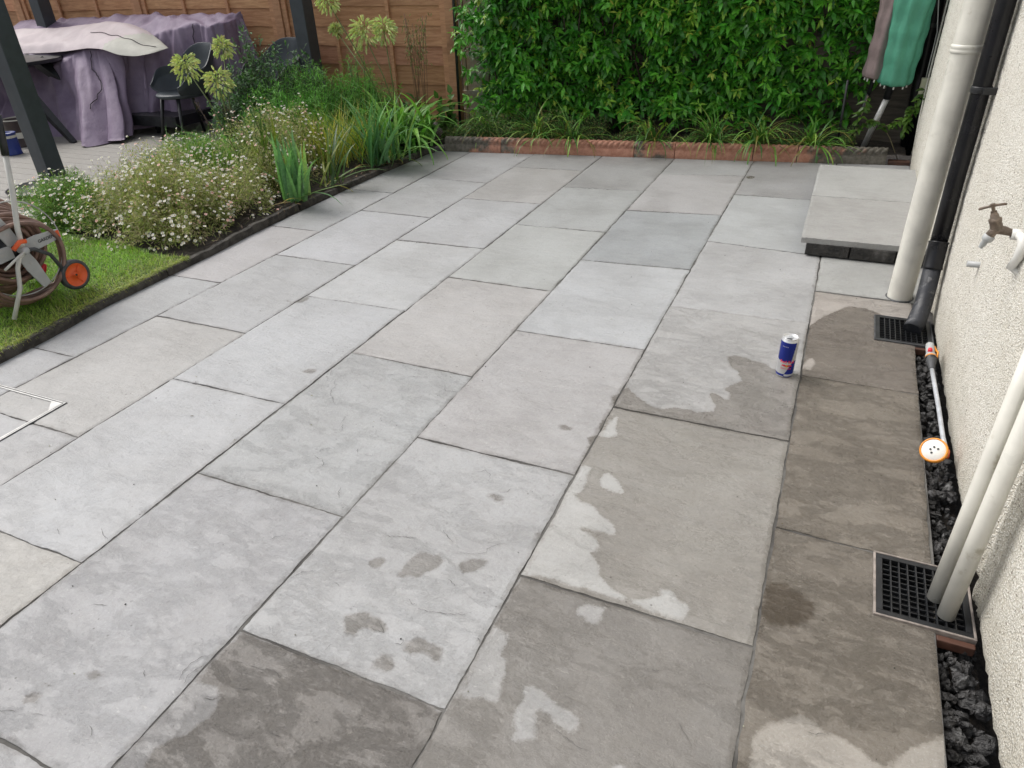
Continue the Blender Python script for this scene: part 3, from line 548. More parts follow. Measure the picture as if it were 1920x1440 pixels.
b = MB(); b.box((.43,y_far(.43)+.03,.012), (.15,.07,.03)); tag(b.build('clay_tile', M_CLAYPIPE, bevel=.004), 'small reddish brown clay tile between the rope edging and the house corner', 'tile')

# ================================================================== HOUSE WALL
ys = np.concatenate([np.arange(-2.4, .55, .022), np.arange(.55, .8, .006), np.arange(.8, 2.45, .022), np.arange(2.45, 2.95, .008), np.arange(2.95, 5.47, .022)]); zs = np.concatenate([np.arange(.0, 1.4, .022), np.arange(1.4, 2.9, .06)]); Yg, Zg = np.meshgrid(ys, zs)
e1 = .655; e2 = 2.50+.13*Zg; st = lambda d: 1/(1+np.exp(-d/.006)); bead = -.022*st(Yg-e1)*st(.74-Yg)-.03*st(Yg-e2)*st(e2+.13-Yg)+.010*np.exp(-((Yg-e1+.02)/.02)**2)+.014*np.exp(-((Yg-e2+.025)/.022)**2)
X = .5+rng.normal(0, .0014, Yg.shape)-bead+.05*np.clip((Yg-5.2)/.25, 0, 1)**2; Zb = Zg.copy()
jag = np.convolve(rng.normal(0, .006, len(ys)+4), np.ones(5)/5, 'valid')*2; Zb[0] = .012+jag; Zb[0][ys > 5.05] = .0+np.clip((ys[ys > 5.05]-5.05)*1.15, 0, 1)
for r in range(1, 30): Zb[r] = np.maximum(Zb[r], Zb[0]+.001*r)
X[0] += .006; X[1] += .001
V = np.dstack([X, Yg, Zb]).reshape(-1, 3); idx = np.arange(X.size).reshape(X.shape); Q = np.stack([idx[:-1,:-1], idx[1:,:-1], idx[1:,1:], idx[:-1,1:]], -1).reshape(-1, 4)
hw = empty('house_wall', (.6,1.5,0), 'cream pebbledashed house wall on the right of the patio', 'wall')
np_mesh('render_face', V, Q, M_WALL, hw, None, True)
b = MB(); b.box((.64,1.53,1.47), (.24,7.86,2.86)); b.build('wall_core', M_WALL, hw)
a = MB(); a.tube([(.497,y,z) for y,z in [(5.43,1.6),(5.36,1.1),(5.34,.6),(5.27,.35),(5.12,.16)]], .006, 6); a.build('render_bead', M_WALL, hw)
# gravel channel
b = MB(); b.box((.455,.6,-.09), (.12,5.4,.03)); tag(b.build('drainage_channel', M_SOIL), kind='structure')
rv_, rq_ = [], []; nb = 0
u8 = np.linspace(0, 2*math.pi, 9)[:-1]; v6 = np.linspace(0.001, math.pi-.001, 7)
def rocks(n, x0, x1, y0, y1, z0, z1, s0, s1, acc):
    for _ in range(n):
        c = np.array([rng.uniform(x0, x1), rng.uniform(y0, y1), rng.uniform(z0, z1)]); s = rng.uniform(s0, s1)*np.array([1, rng.uniform(.7, 1.5), rng.uniform(.5, .9)]); Rm = np.linalg.qr(rng.normal(0, 1, (3, 3)))[0]
        P = np.array([(math.sin(v)*math.cos(u), math.sin(v)*math.sin(u), math.cos(v)) for v in v6 for u in u8]); P = P*(1+rng.normal(0, .17, (len(P), 1))); P = (P*s)@Rm.T+c
        k = 8; q = np.array([(r*k+j, r*k+(j+1) % k, (r+1)*k+(j+1) % k, (r+1)*k+j) for r in range(6) for j in range(k)]); acc.add(P, q, vcol(len(P), (.05,.05,.05)))
a = Acc(); rocks(520, .418, .498, -.75, 2.45, -.075, -.022, .008, .022, a); rocks(30, .43, .49, -.75, 2.45, -.07, -.04, .024, .034, a); rocks(800, .415, .50, -.75, 2.45, -.07, -.02, .005, .012, a)
tag(a.build('gravel', M_ROCK, smooth=False), 'black stones in the narrow drainage channel at the foot of the wall', 'gravel', kind='stuff')
# ================================================================== GULLY GRATES
def grate(x0, y0, x1, y1, nx, ny, label, rimmat):
    t = empty('gully_grate', ((x0+x1)/2, (y0+y1)/2, 0), label, 'drain grate', 'gully grates at the foot of the wall')
    a = MB(); rect_ring(a, x0, y0, x1, y1, .006, -.05, .006); a.build('surround', rimmat, t, .0015)
    a = MB(); rect_ring(a, x0+.0065, y0+.0065, x1-.0065, y1-.0065, .0155, -.02, .0045); a.build('frame', M_BLACK, t, .001)
    a = MB(); bx0, bx1, by0, by1 = x0+.022, x1-.022, y0+.022, y1-.022
    for i in range(1, nx): a.box((bx0+(bx1-bx0)*i/nx, (by0+by1)/2, -.004), (.0034, by1-by0, .014))
    for j in range(1, ny):
        yy = by0+(by1-by0)*j/ny
        for i in range(nx): a.box((bx0+(bx1-bx0)*(i+.5)/nx, yy, -.0048), ((bx1-bx0)/nx-.0038, .0026, .011))
    a.build('bars', M_BLACK, t); a = MB(); a.box(((x0+x1)/2, (y0+y1)/2, -.075), (x1-x0-.02, y1-y0-.02, .01)); a.build('sump', M_BLACK, t)
    return t
g2 = grate(.266, .500, .497, .740, 9, 10, 'near black gully grate in a pale frame with two cream waste pipes ending on it', plain('gully_rim', (.27,.235,.21), .5, 0, .3, 30))
g1 = grate(.266, 2.103, .497, 2.362, 9, 9, 'far black gully grate under the black downpipe shoe', M_DGREY)
a = MB(); a.box((.452,.488,-.018), (.085,.018,.028)); a.build('clay_lip', M_CLAYPIPE, g2, .003)
a = MB(); a.box((.455,2.091,-.018), (.08,.018,.028)); a.build('clay_lip', M_CLAYPIPE, g1, .003)
# ================================================================== PIPES
sp = empty('soil_pipe', (.376,2.61,0), 'thick cream soil pipe standing on the paving beside the doorstep', 'pipe')
a = MB(); a.lathe([(.0535,-.01),(.0545,.0),(.0548,.5),(.0548,1.078)], (.376,2.61,0), n=40); a.lathe([(.0548,1.1),(.0548,3.1)], (.376,2.61,0), n=40); a.build('pipe', M_UPVC, sp)
a = MB(); a.lathe([(.0548,1.074),(.0588,1.077),(.0600,1.083),(.0588,1.088),(.0575,1.090),(.0600,1.094),(.0602,1.10),(.0585,1.106),(.0548,1.108)], (.376,2.61,0), n=40); a.build('socket_ring', M_UPVC, sp)
a = MB(); a.lathe([(.0552,.0035),(.0615,.0038),(.0625,-.004)], (.376,2.61,0), n=40); a.build('gap_seal', M_DGREY, sp)
dp = empty('downpipe', (.45,2.3,0), 'black downpipe clipped to the wall with a scuffed shoe over the far grate', 'pipe')
topv = Vector((.455,2.62,3.0)); 
a = MB(); a.tube([(.452,2.53,3.0),(.452,2.52,1.2),(.451,2.49,.60),(.450,2.445,.335)], .0345, 28); a.build('pipe', M_BLKPIPE, dp)
a = MB(); q = Vector((.450,2.445,.335)); e = Vector((.449,2.405,.225)); d = (e-q).normalized()
a.lathe([(.0345,0),(.040,.0),(.0405,.004),(.0385,.008),(.0385,.05),(.0385,.108),(.0405,.113),(.0395,.119),(.0345,.12)], q-d*.01, d, 32); a.build('coupling', M_BLKPIPE, dp)
a = MB(); a.tube([e-d*.02, (.447,2.37,.15), (.440,2.315,.085), (.425,2.255,.038), (.412,2.222,.018)], [.0355,.036,.0365,.038,.0375], 28); a.build('shoe', plain('scuffed_black', (.022,.024,.03), .5, 0, .3, 14, .003, .5, ((.13,.13,.135), 22, .56)), dp)
a = MB(); zc = .955; yc = 2.507
a.lathe([(.0345,-.013),(.0385,-.012),(.0390,0),(.0385,.012),(.0345,.013)], (.452,yc,zc), n=32); a.box((.478,yc-.043,zc), (.05,.018,.026)); a.build('clip', M_BLACK, dp, .002)
for i, (px0, lab, rr, bx, by) in enumerate(((0, 'cream waste pipe nearer the camera, ending on the near grate', .0205, .433, .560),(1, 'cream waste pipe just behind its twin, ending on the near grate', .0195, .412, .612))):
    t = empty('waste_pipe', (bx,by,0), lab, 'pipe', 'cream waste pipes over the near grate')
    a = MB(); top = (bx+.012,by+.03,.745 if i == 0 else .80); a.tube([(bx,by,.004),(bx+.004,by+.01,.3),top], rr, 24); a.build('pipe', M_UPVC, t)
    a = MB(); d = Vector((.01,.03,1)).normalized(); a.lathe([(rr,0),(rr+.0035,.001),(rr+.0035,.04),(rr,.041)], Vector(top)-d*.03, d, 24); a.tube([Vector(top), Vector(top)+Vector((.004,.012,.05)), (.49,by+.06,top[2]+.09), (.53,by+.06,top[2]+.095)], rr, 20); a.build('elbow', M_UPVC, t)
# tap with its plastic feed
tp = empty('garden_tap', (.47,1.3,.72), 'old brass garden tap with a grey hose connector on the pebbledash wall', 'tap')
T = lambda px, py, x=.42: Vector(Yy(px, py, 1.33-(x-.43)*.3))
body0, body1 = T(1893,437,.44), T(1868,425,.435)
a = MB(); a.tube([T(1912,442,.455), T(1895,436,.447), T(1882,432,.441), T(1866,430,.436), T(1857,440,.435), T(1853,450,.435)], [.010,.010,.0125,.0145,.0125,.010], 20)
up = (T(1862,392,.43)-T(1868,428,.435)).normalized(); bb = T(1868,424,.435)
a.lathe([(.0150,-.012),(.0160,0),(.0150,.012),(.0165,.014),(.0165,.022),(.011,.025),(.0105,.034),(.0085,.036),(.0080,.044)], bb, up, 20); a.build('body', M_BRASS, tp)
hp = bb+up*.056; hd = (T(1884,384,.43)-T(1839,393,.43)).normalized(); a = MB(); a.lathe([(.0045,-.012),(.0045,.004),(.0065,.005),(.006,.010)], hp, up, 14)
a.tube([hp+hd*k_+up*w_ for k_, w_ in ((-.034,.001),(-.030,.003),(-.012,.004),(0,.006),(.012,.004),(.026,.003),(.032,.001))], [.0030,.0042,.0036,.0055,.0036,.0042,.0030], 10); a.build('handle', M_BRASS, tp)
cd = (T(1840,462,.43)-T(1853,446,.434)).normalized(); a = MB(); a.lathe([(.0105,-.002),(.0150,0),(.0150,.013),(.0120,.016),(.0085,.02),(.0085,.030),(.0062,.034),(.0062,.04)], T(1856,442,.435), cd, 20); a.build('hose_connector', M_GREYP, tp)
a = MB(); e0 = T(1908,440,.455); a.lathe([(.012,-.004),(.0155,-.002),(.0155,.022),(.012,.024)], e0-Vector((.012,0,0)), (1,0,0), 20); a.tube([e0, e0+Vector((.008,-.025,0)), e0+Vector((.011,-.038,-.012)), e0+Vector((.011,-.04,-.05)), T(1896,500,.468), T(1903,508,.49)+Vector((.01,-.01,0)), T(1903,508,.49)+Vector((.07,-.01,0))], .0125, 18); a.build('feed_pipe', M_WHITE, tp)
sb = empty('overflow_stub', (.49,1.8,.49), 'short grey pipe stub sticking out of the wall below the tap', 'pipe')
a = MB(); a.lathe([(.0,-.001),(.0075,0),(.0105,.0),(.0105,.05)], (.462,1.797,.489), (1,0,0), 20); a.build('pipe', M_GREYP, sb)
# far pipes by the house corner
t = empty('far_drainpipe', (.46,5.6,0), 'black drainpipe rising in the dark corner behind the green parasol', 'pipe'); a = MB(); a.tube([(.49,5.62,0),(.468,5.61,.55),(.45,5.60,1.1),(.45,5.6,2.8)], .052, 24); a.build('pipe', M_BLKPIPE, t); a = MB(); a.lathe([(.056,-.015),(.058,0),(.056,.015)], (.455,5.60,.93), n=24); a.box((.52,5.57,.93), (.09,.02,.028)); a.build('clip', M_BLACK, t)
t = empty('thin_drainpipe', (.53,5.5,0), 'thinner black pipe squeezed between the far drainpipe and the house corner', 'pipe'); a = MB(); a.tube([(.508,5.56,0),(.532,5.56,.6),(.545,5.56,2.8)], .022, 16); a.build('pipe', M_BLKPIPE, t)
t = empty('junction_box', (.47,5.42,.5), 'small cream junction box with a white cable at the house corner', 'junction box'); jb = Vector(Yy(1735,163,5.45)); a = MB(); a.box(jb, (.075,.05,.125), Matrix.Rotation(.0, 3, 'Y')); a.build('box', M_CREAMBOX, t, .004)
a = MB(); a.tube([jb+Vector((-.01,0,.06)), Vector(Yy(1741,125,5.46)), Vector(Yy(1750,90,5.47)), Vector(Yy(1757,60,5.5)), Vector(Yy(1762,-40,5.5))], .0035, 8); a.build('cable', M_WHITE, t)

# ================================================================== WATERING LANCE in the channel
t = empty('watering_lance', (.46,1.6,.05), 'grey watering lance with an orange rimmed rose leaning in the stony channel', 'watering lance')
hc = Vector((.425,1.205,.075)); hn = (Vector(CC)-hc).normalized()*.75+Vector((-.35,-.2,.55)); hn.normalize()
a = MB(); a.lathe([(.0,.002),(.034,.003),(.035,.0015)], hc, hn, 32, 0); a.build('rose_face', M_WHITE, t)
a = MB(); a.lathe([(.0345,.001),(.036,.0045),(.0395,.004),(.0415,-.002),(.040,-.012),(.030,-.022),(.014,-.032),(.010,-.038)], hc, hn, 32, 0); a.build('rose_rim', M_AMBER, t)
a = MB(); qx = hn.orthogonal().normalized(); qy = hn.cross(qx)
ux = Vector(AR)-hn*Vector(AR).dot(hn); ux.normalize(); uy = hn.cross(ux)
for dx, dy in ((-.008,.004),(.004,.008),(.013,-.001),(-.008,-.008)): a.disc(hc+ux*dx+uy*dy+hn*.0038, .0036, hn, 10)
a.build('rose_holes', M_BLACK, t)
nk = hc-hn*.036
a = MB(); a.tube([nk, nk+Vector((.02,.01,-.012)), Vector((.468,1.23,.045)), Vector((.472,1.26,.045))], .0105, 16); a.build('neck', M_ORANGE, t)
lp = [Vector((.472,1.25,.045)), Vector(G(1768,820,.055)), Vector(G(1760,765,.065)), Vector(G(1753,725,.072)), Vector(G(1747,690,.08))]
a = MB(); a.tube(lp, .0075, 16); a.build('lance_tube', plain('lance_grey', (.50,.52,.55), .35, .2), t)
hd_ = (Vector(G(1744,655,.095))-lp[-1]).normalized(); a = MB(); a.lathe([(.0085,-.004),(.0105,0),(.0095,.006),(.0115,.008),(.0105,.014),(.0125,.016),(.0115,.022),(.0135,.024),(.0145,.034),(.0175,.044),(.0185,.06)], lp[-1]-hd_*.008, hd_, 20); a.build('ribbed_grip', M_DGREY, t)
h1 = lp[-1]+hd_*.052; a = MB(); a.lathe([(.0190,0),(.0215,.004),(.0215,.010),(.019,.013)], h1, hd_, 22, 0); a.build('grip_band', M_BLACK, t)
a = MB(); a.lathe([(.0185,.012),(.0195,.02),(.0185,.035),(.014,.042)], h1, hd_, 22, 0); a.build('valve_body', M_GREYP, t)
a = MB(); a.lathe([(.0196,.012),(.0203,.014),(.0203,.018),(.0196,.020)], h1, hd_, 22, 0); s_ = Vector((.02,-.002,.002)); a.tube([h1+hd_*.02+s_, h1+hd_*.04+s_+Vector((.002,0,.012)), h1+hd_*.075+s_, h1+hd_*.1+s_*.8], .0035, 8); a.build('orange_trim', M_AMBER, t)
a = MB(); a.lathe([(.0,.019),(.007,.018),(.0085,.012),(.008,0)], h1+hd_*.044+Vector((-.004,-.004,.010)), (-.2,-.3,.9), 16); a.build('button', M_RED, t)
a = MB(); a.lathe([(.012,.0),(.0155,.006),(.0155,.05),(.0145,.062),(.0,.063)], h1+hd_*.046, hd_, 22, 0); a.build('hose_end', M_GREYP, t)
# ================================================================== DRINKS CAN
CX, CY = -.0625, 1.668; R0 = .0332; HC = .170
can = empty('drinks_can', (CX,CY,0), 'blue and silver energy drink can standing on the wet paving', 'can')
camdir = math.atan2(CC[1]-CY, CC[0]-CX)
def can_r(z):
    if z < .010: return .0245+(R0-.0245)*math.sqrt(max(0, 1-((.010-z)/.010)**2))
    if z > HC-.016: return R0-(R0-.0275)*((z-(HC-.016))/.012)**1.3 if z < HC-.004 else .0275
    return R0
NA, NZ = 120, 90; zs_ = np.concatenate([np.linspace(0, .012, 6), np.linspace(.014, HC-.017, NZ), np.linspace(HC-.0155, HC-.004, 7)])
vs = []; fs = []; mi_ = []
for z in zs_:
    for j in range(NA): a_ = 2*math.pi*j/NA; r = can_r(z); vs.append((CX+r*math.cos(a_), CY+r*math.sin(a_), z+.0005))
def can_mat(u, z):      # u: metres round the can from the face turned to the camera, + to the right
    v = z/HC
    P_ = math.pi*R0; u = (u+P_) % (2*P_)-P_; uu = u/R0     # radians
    if v < .035 or v > .925: return 1
    if .035 <= v < .062: return 0 if uu > -.05 and uu < 2.0 else 1
    if .062 <= v < .10: return 1 if 0 < uu < 2.0 else 0
    if .10 <= v < .112: return 1 if uu > 0 else 0
    k = abs(uu) if True else 0
    if v > .46-.03*math.cos(uu): return 0 if uu < .62+.75*(v-.46)*.9 and uu > -2.2-.5*(v-.46) else 1
    edge = -.05+.85*((v-.10)/.36)
    return 0 if (uu > edge and uu < 2.3) or uu < -2.6 else 1
b = MB()
for i in range(len(zs_)-1):
    for j in range(NA):
        a_ = 2*math.pi*(j+.5)/NA; u = (a_-camdir)*R0; fs.append((i*NA+j, i*NA+(j+1) % NA, (i+1)*NA+(j+1) % NA, (i+1)*NA+j)); mi_.append(can_mat(u, (zs_[i]+zs_[i+1])/2))
me = bpy.data.meshes.new('body'); me.from_pydata(vs, [], fs); me.polygons.foreach_set('material_index', mi_); me.polygons.foreach_set('use_smooth', [True]*len(fs)); me.update(); link('body', me, [M_BLUE, M_SILVER], can)
a = MB(); a.lathe([(.0275,-.004),(.0290,-.002),(.0292,.0),(.0280,.001),(.0268,-.001),(.0258,-.0045),(.0245,-.0042),(.0,-.0040)], (CX,CY,HC), n=48); a.build('lid', M_CANTOP, can)
cdv = Vector((math.cos(camdir), math.sin(camdir), 0)); crv = Vector((-cdv.y, cdv.x, 0)); oc = Vector((CX,CY,HC-.0036))
a = MB(); a.add([oc+cdv*(.0135+.0075*math.cos(t_))+crv*(-.004+.0115*math.sin(t_)) for t_ in np.linspace(0, 2*math.pi, 25)[:-1]], [list(range(24))]); a.build('mouth_hole', M_BLACK, can)
a = MB(); a.prism([(oc+cdv*(-.004+.011*math.cos(t_))+crv*(.002+.0075*math.sin(t_)))[:2] for t_ in np.linspace(0, 2*math.pi, 25)[:-1]], HC-.0030, HC-.0016); a.build('ring_pull', M_SILVER, can, .0003)
def text_mesh(txt, size, font=None, spacing=1.):
    cu = bpy.data.curves.new('t', 'FONT'); cu.body = txt; cu.size = size; cu.align_x = 'CENTER'; cu.align_y = 'CENTER'; cu.resolution_u = 3; cu.offset = size*.02; cu.space_character = spacing
    o = bpy.data.objects.new('t', cu); me = bpy.data.meshes.new_from_object(o); v = [tuple(p.co) for p in me.vertices]; f = [list(p.vertices) for p in me.polygons]
    bpy.data.objects.remove(o); bpy.data.meshes.remove(me); bpy.data.curves.remove(cu); return v, f
def on_can(vs, fs, u0, z0, mat, name, par, lift=.0003, mirror=1, shear=0):
    b = MB(); out = []
    for x, y, _ in vs:
        a_ = camdir+(x*mirror+y*shear+u0)/R0; out.append((CX+(R0+lift)*math.cos(a_), CY+(R0+lift)*math.sin(a_), z0+y))
    b.add(out, fs if mirror > 0 else [f[::-1] for f in fs]); return b.build(name, mat, par)
v, f = text_mesh('Red Bull', .0165); on_can(v, f, .004, .074, M_CRED, 'lettering', can)
v, f = text_mesh('ENERGY DRINK', .0060); on_can(v, f, .003, .0445, M_CRED, 'lettering', can)
def disc2(r, n=20): return [(r*math.cos(2*math.pi*i/n), r*math.sin(2*math.pi*i/n), 0) for i in range(n)], [list(range(n))]
v, f = disc2(.0058); on_can(v, f, .004, .0565, M_CYEL, 'emblem_disc', can)
bull = [(0,0),(.001,.003),(.003,.0036),(.0045,.005),(.008,.0052),(.012,.0042),(.015,.0045),(.0165,.006),(.016,.0025),(.0155,.0),(.0175,-.002),(.0155,-.0035),(.0145,-.001),(.012,-.0012),(.0085,-.0008),(.0085,-.0035),(.0055,-.0042),(.0055,-.0015),(.003,-.002),(.0015,-.0045),(.0015,-.0012)]
bm_v = [(x, y, 0) for x, y in bull]
on_can(bm_v, [list(range(len(bull)))], .006, .0568, M_CRED, 'emblem_bull', can, .0006); on_can(bm_v, [list(range(len(bull)))], .002, .0568, M_CRED, 'emblem_bull', can, .0006, -1)
v, f = text_mesh('Energy Drink', .0042); on_can(v, f, -.012, .139, M_SILVER, 'lettering', can)

# ================================================================== HOSE REEL CART
rc = empty('hose_reel', (-3.78,1.14,.06), 'grey garden hose reel on orange wheels with brown hose wound round it', 'hose reel')
WP = G(143,515,.138); RX = WP[0]-.06; hub = Vector(pl(37,468,0,RX+.05)); hub.x = RX
def yz(r, ang, x=RX, c=hub): return Vector((x, c.y+r*math.cos(ang), c.z+r*math.sin(ang)))
for dx, nm in ((.035, 0), (-.30, 1)):
    a = MB(); a.tube([yz(.225, 2*math.pi*i/64, RX+dx) for i in range(64)], .0032, 8, closed=True); a.build('hoop', M_GALV, rc)
    for k, ang in enumerate((math.radians(2), math.radians(-72), math.radians(108), math.radians(182))):
        a = MB(); d = Vector((0, math.cos(ang), math.sin(ang))); s_ = Vector((0, -d.z, d.y)); x = Vector((dx, 0, 0)); pts = [(.03,.030),(.10,.034),(.205,.024),(.222,.0215)]
        vs = [hub+x+d*r+s_*w for r, w in pts]+[hub+x+d*r-s_*w for r, w in pts[::-1]]; n_ = len(vs)
        a.add([p+Vector((.0,0,0)) for p in vs]+[p+Vector((.008,0,0)) for p in vs], [list(range(n_))[::-1], [n_+i for i in range(n_)]]+[(i, (i+1) % n_, n_+(i+1) % n_, n_+i) for i in range(n_)]); pn_ = a.build('spoke_plate', M_GREYP, rc, .002)
        if nm == 0:
            a = MB(); c_ = hub+x+d*.085; rect = [(-.008,-.008),(.008,-.008),(.008,.008),(-.008,.008)]
            a.add([c_+Vector((.0095,0,0))+d*p[0]+s_*p[1] for p in rect], [(0,1,2,3)]); a.build('clip_hole', M_GALV, pn_)
        if nm == 0 and k == 0:
            v, f = text_mesh('GARDENA', .022)
            a = MB(); a.add([hub+x+d*(.152+p[0])+s_*p[1]+Vector((.0100,0,0)) for p in v], f); a.build('lettering', M_BLACK, pn_)
            a = MB(); a.add([hub+x+d*p[0]+s_*p[1]+Vector((.0095,0,0)) for p in ((.203,-.019),(.220,-.018),(.220,.018),(.203,.019))], [(0,1,2,3)]); a.build('orange_patch', M_ORANGE, pn_)
a = MB(); a.lathe([(.0,-.02),(.07,-.02),(.07,.31),(.0,.31)], hub+Vector((.0,0,0)), (-1,0,0), 24); a.build('drum', M_BLACK, rc)
hs_ = MB(); pts = []; N = 900
for i in range(N):
    tt = i/N; turn = tt*17; lay = int(turn//5.7); pos_ = (turn % 5.7)/5.7; xx = RX-.015-(pos_ if lay % 2 == 0 else 1-pos_)*.26; r = .085+lay*.030+.006*math.sin(tt*60)
    pts.append(yz(r+.02, 2*math.pi*turn, xx)+Vector((0,0,-.006*abs(math.sin(turn*3)))))
hs_.tube(pts, .0105, 8); 
for k in range(7):
    rr = .155+.012*k+rng.uniform(0, .006); xo = RX-.02-.035*k+rng.uniform(-.01, .01); hs_.tube([yz(rr, 2*math.pi*i/56+.2, xo)+Vector((0, .006*math.sin(i*.4+k), -.05*max(0, -math.sin(2*math.pi*i/56+.2))*(k/6))) for i in range(56)], .0105, 8, closed=True)
for k in range(4):   # slack loops sagging on to the grass
    rr = .205+.014*k; xo = RX+.05-.05*k; hs_.tube([Vector((xo, hub.y+.012*k+rr*math.cos(t_), max(.078, hub.z-.045-.012*k+rr*math.sin(t_)*(1.0 if math.sin(t_) < 0 else .8)))) for t_ in np.linspace(0, 2*math.pi, 57)[:-1]], .0105, 8, closed=True)
hs_.build('hose', M_HOSE, rc)
a = MB(); a.lathe([(.0,.030),(.014,.028),(.0185,.018),(.0185,-.02)], hub+Vector((.075,.0,0)), (1,0,0), 24); a.build('hub_cap', M_GREYP, rc)
wc = Vector(WP)
a = MB(); a.tube([hub+Vector((.075,0,0)), hub+Vector((.078,.05,-.012)), hub+Vector((.07,.12,-.066)), wc+Vector((-.02,-.03,.01)), wc+Vector((-.05,0,0))], .0095, 12); a.build('side_strut', M_DGREY, rc)
a = MB(); a.tube([hub+Vector((.075,.0,-.012)), hub+Vector((.078,-.035,-.03)), hub+Vector((.078,-.06,-.07)), hub+Vector((.078,-.085,-.16)), hub+Vector((.078,-.17,-.29))], .0105, 12); a.build('front_leg', M_PALEG, rc)
a = MB(); hb = Vector(pl(10,290,0,RX+.07)); a.tube([hub+Vector((.078,0,.01)), Vector(pl(33,430,0,RX+.07)), Vector(pl(22,350,0,RX+.07)), hb], .0125, 14); a.build('handle_tube', M_PALEG, rc)
dd = (hb-Vector(pl(22,350,0,RX+.07))).normalized(); a = MB(); a.tube([hb-dd*.004, hb+dd*.09, hb+dd*.17], .0165, 14); a.build('handle_grip', M_BLACK, rc)
a = MB(); a.tube([hub+Vector((.095,0,0)), hub+Vector((.10,-.05,-.015)), hub+Vector((.10,-.13,-.05))], .006, 10); a.tube([hub+Vector((.088,-.05,.02)), hub+Vector((.088,-.01,.045)), hub+Vector((.088,.02,.04))], .011, 10, 1); a.build('crank', [M_PALEG, M_ORANGE], rc)
for xw, nm in ((wc.x, 0), (wc.x-.38, 1)):
    w = MB(); c = Vector((xw, wc.y, wc.z)); R_ = .0765
    w.lathe([(.056,-.036),(R_-.008,-.036),(R_,-.028),(R_+.002,-.01),(R_,.002),(R_-.006,.005),(R_-.014,.005),(.060,.003),(.060,-.001)], c, (1,0,0), 48, lobes=lambda a_, z: 1+.008*(math.sin(a_*24) > 0)*(z > -.03 and z < 0)); wo_ = w.build('wheel', M_DGREY, rc)
    w = MB(); w.lathe([(.0608,.003),(.058,.001),(.045,-.006),(.012,-.012),(.012,.0),(.0,.0)], c, (1,0,0), 40)
    for k in range(3):
        ang = math.radians(55+120*k); d = Vector((0, math.cos(ang), math.sin(ang))); w.tube([c+d*.014+Vector((-.004,0,0)), c+d*.052+Vector((-.001,0,0))], .0022, 6)
    w.build('wheel_disc', M_ORANGE, wo_); w = MB(); w.lathe([(.005,0),(.005,.004),(0,.004)], c, (1,0,0), 12); w.build('axle_end', M_BLACK, wo_)
a = MB(); a.lathe([(.0,-.02),(.015,-.02),(.018,0),(.015,.02),(.010,.03),(0,.03)], Vector(pl(80,505,0,RX-.06)), (.2,.5,.9), 14); a.build('hose_connector', M_RED, rc)

# ================================================================== PERGOLA, FENCE, TRELLIS
pg = empty('pergola', (-6.02,3.08,0), 'dark grey metal pergola whose posts stand on the deck and against the fence', 'pergola')
for (x, y) in ((-6.07,2.96),(-4.95,5.2),(-8.64,5.22)):
    a = MB(); a.box((x,y,1.22), (.15,.15,2.44)); a.box((x,y,.010), (.17,.17,.014)); a.build('post', M_ANTH, pg, .004)
a = MB(); a.tube([(-6.07,2.96,2.52),(-4.95,5.2,2.52)], .08, 4, sm=False); a.build('beam', M_ANTH, pg); a = MB(); a.tube([(-4.95,5.2,2.53),(-8.64,5.22,2.53)], .08, 4, sm=False); a.build('beam', M_ANTH, pg)
FY = 5.5; fx_ = [-11.3,-9.37,-7.40,-5.47,-3.50]
labs = ['lap fence panel at the far left behind the pergola post','lap fence panel behind the purple covered furniture','lap fence panel behind the dark chairs and the shrub','orange brown lap fence panel next to the trellis, behind the tall seed heads']
def colmesh(mb, name, mat, parent, cols, bevel=0):
    o = mb.build(name, mat, parent, bevel); at = o.data.attributes.new('col', 'FLOAT_COLOR', 'POINT'); c = np.ones((len(mb.v), 4), np.float32); c[:, :3] = np.asarray(cols); at.data.foreach_set('color', c.ravel()); return o
for i in range(4):
    x0, x1 = fx_[i]+.05, fx_[i+1]-.05; t = empty('lap_fence', ((x0+x1)/2, FY, 0), labs[i], 'fence', 'lap fences between the posts')
    a = MB(); cc = []; z = .08; k = 0
    while z < 1.85:
        n = 26; h = .172; xs = np.linspace(x0+.012, x1-.012, n); wv = np.convolve(rng.normal(0, .006, n+4), np.ones(5)/5, 'valid')
        vs = []
        for j, x in enumerate(xs): vs += [(x, FY+.004-.012, z+wv[j]), (x, FY+.004, z+wv[j]-.001), (x, FY+.010, z+h+.02), (x, FY+.004, z+h+.02)]
        fs = []
        for j in range(n-1):
            o = j*4; fs += [(o, o+4, o+7, o+3), (o, o+1, o+5, o+4), (o+1, o+2, o+6, o+5)]
        a.add(vs, fs); tcol = np.array([1,1,1])*rng.uniform(.78, 1.12)*np.array([1, rng.uniform(.93, 1.05), rng.uniform(.9, 1.1)]); cc += [tcol]*len(vs); z += h; k += 1
    colmesh(a, 'boards', M_FENCE, t, cc)
    a = MB(); b = []
    for x, w in ((x0+.028, .056), (x0+(x1-x0)/3, .036), (x0+(x1-x0)*2/3, .036), (x1-.028, .056)): a.box((x, FY-.018, .96), (w, .022, 1.76))
    a.box(((x0+x1)/2, FY-.018, 1.865), (x1-x0, .024, .045)); colmesh(a, 'battens', M_TRIM, t, [(1,1,1)]*len(a.v), .002)
    a = MB(); xx = fx_[i+1]; a.box((xx, FY+.0, .96), (.092, .092, 1.92)); o = colmesh(a, 'fence_post', M_TRIM, None, [(.9,.9,.9)]*len(a.v), .004)
    tag(o, ['fence post at the back left behind the purple cover','fence post behind the rear edge of the purple cover','fence post hidden behind the dark shrub and pergola post','orange fence post at the corner where fence meets trellis'][i], 'fence post', 'timber fence posts')
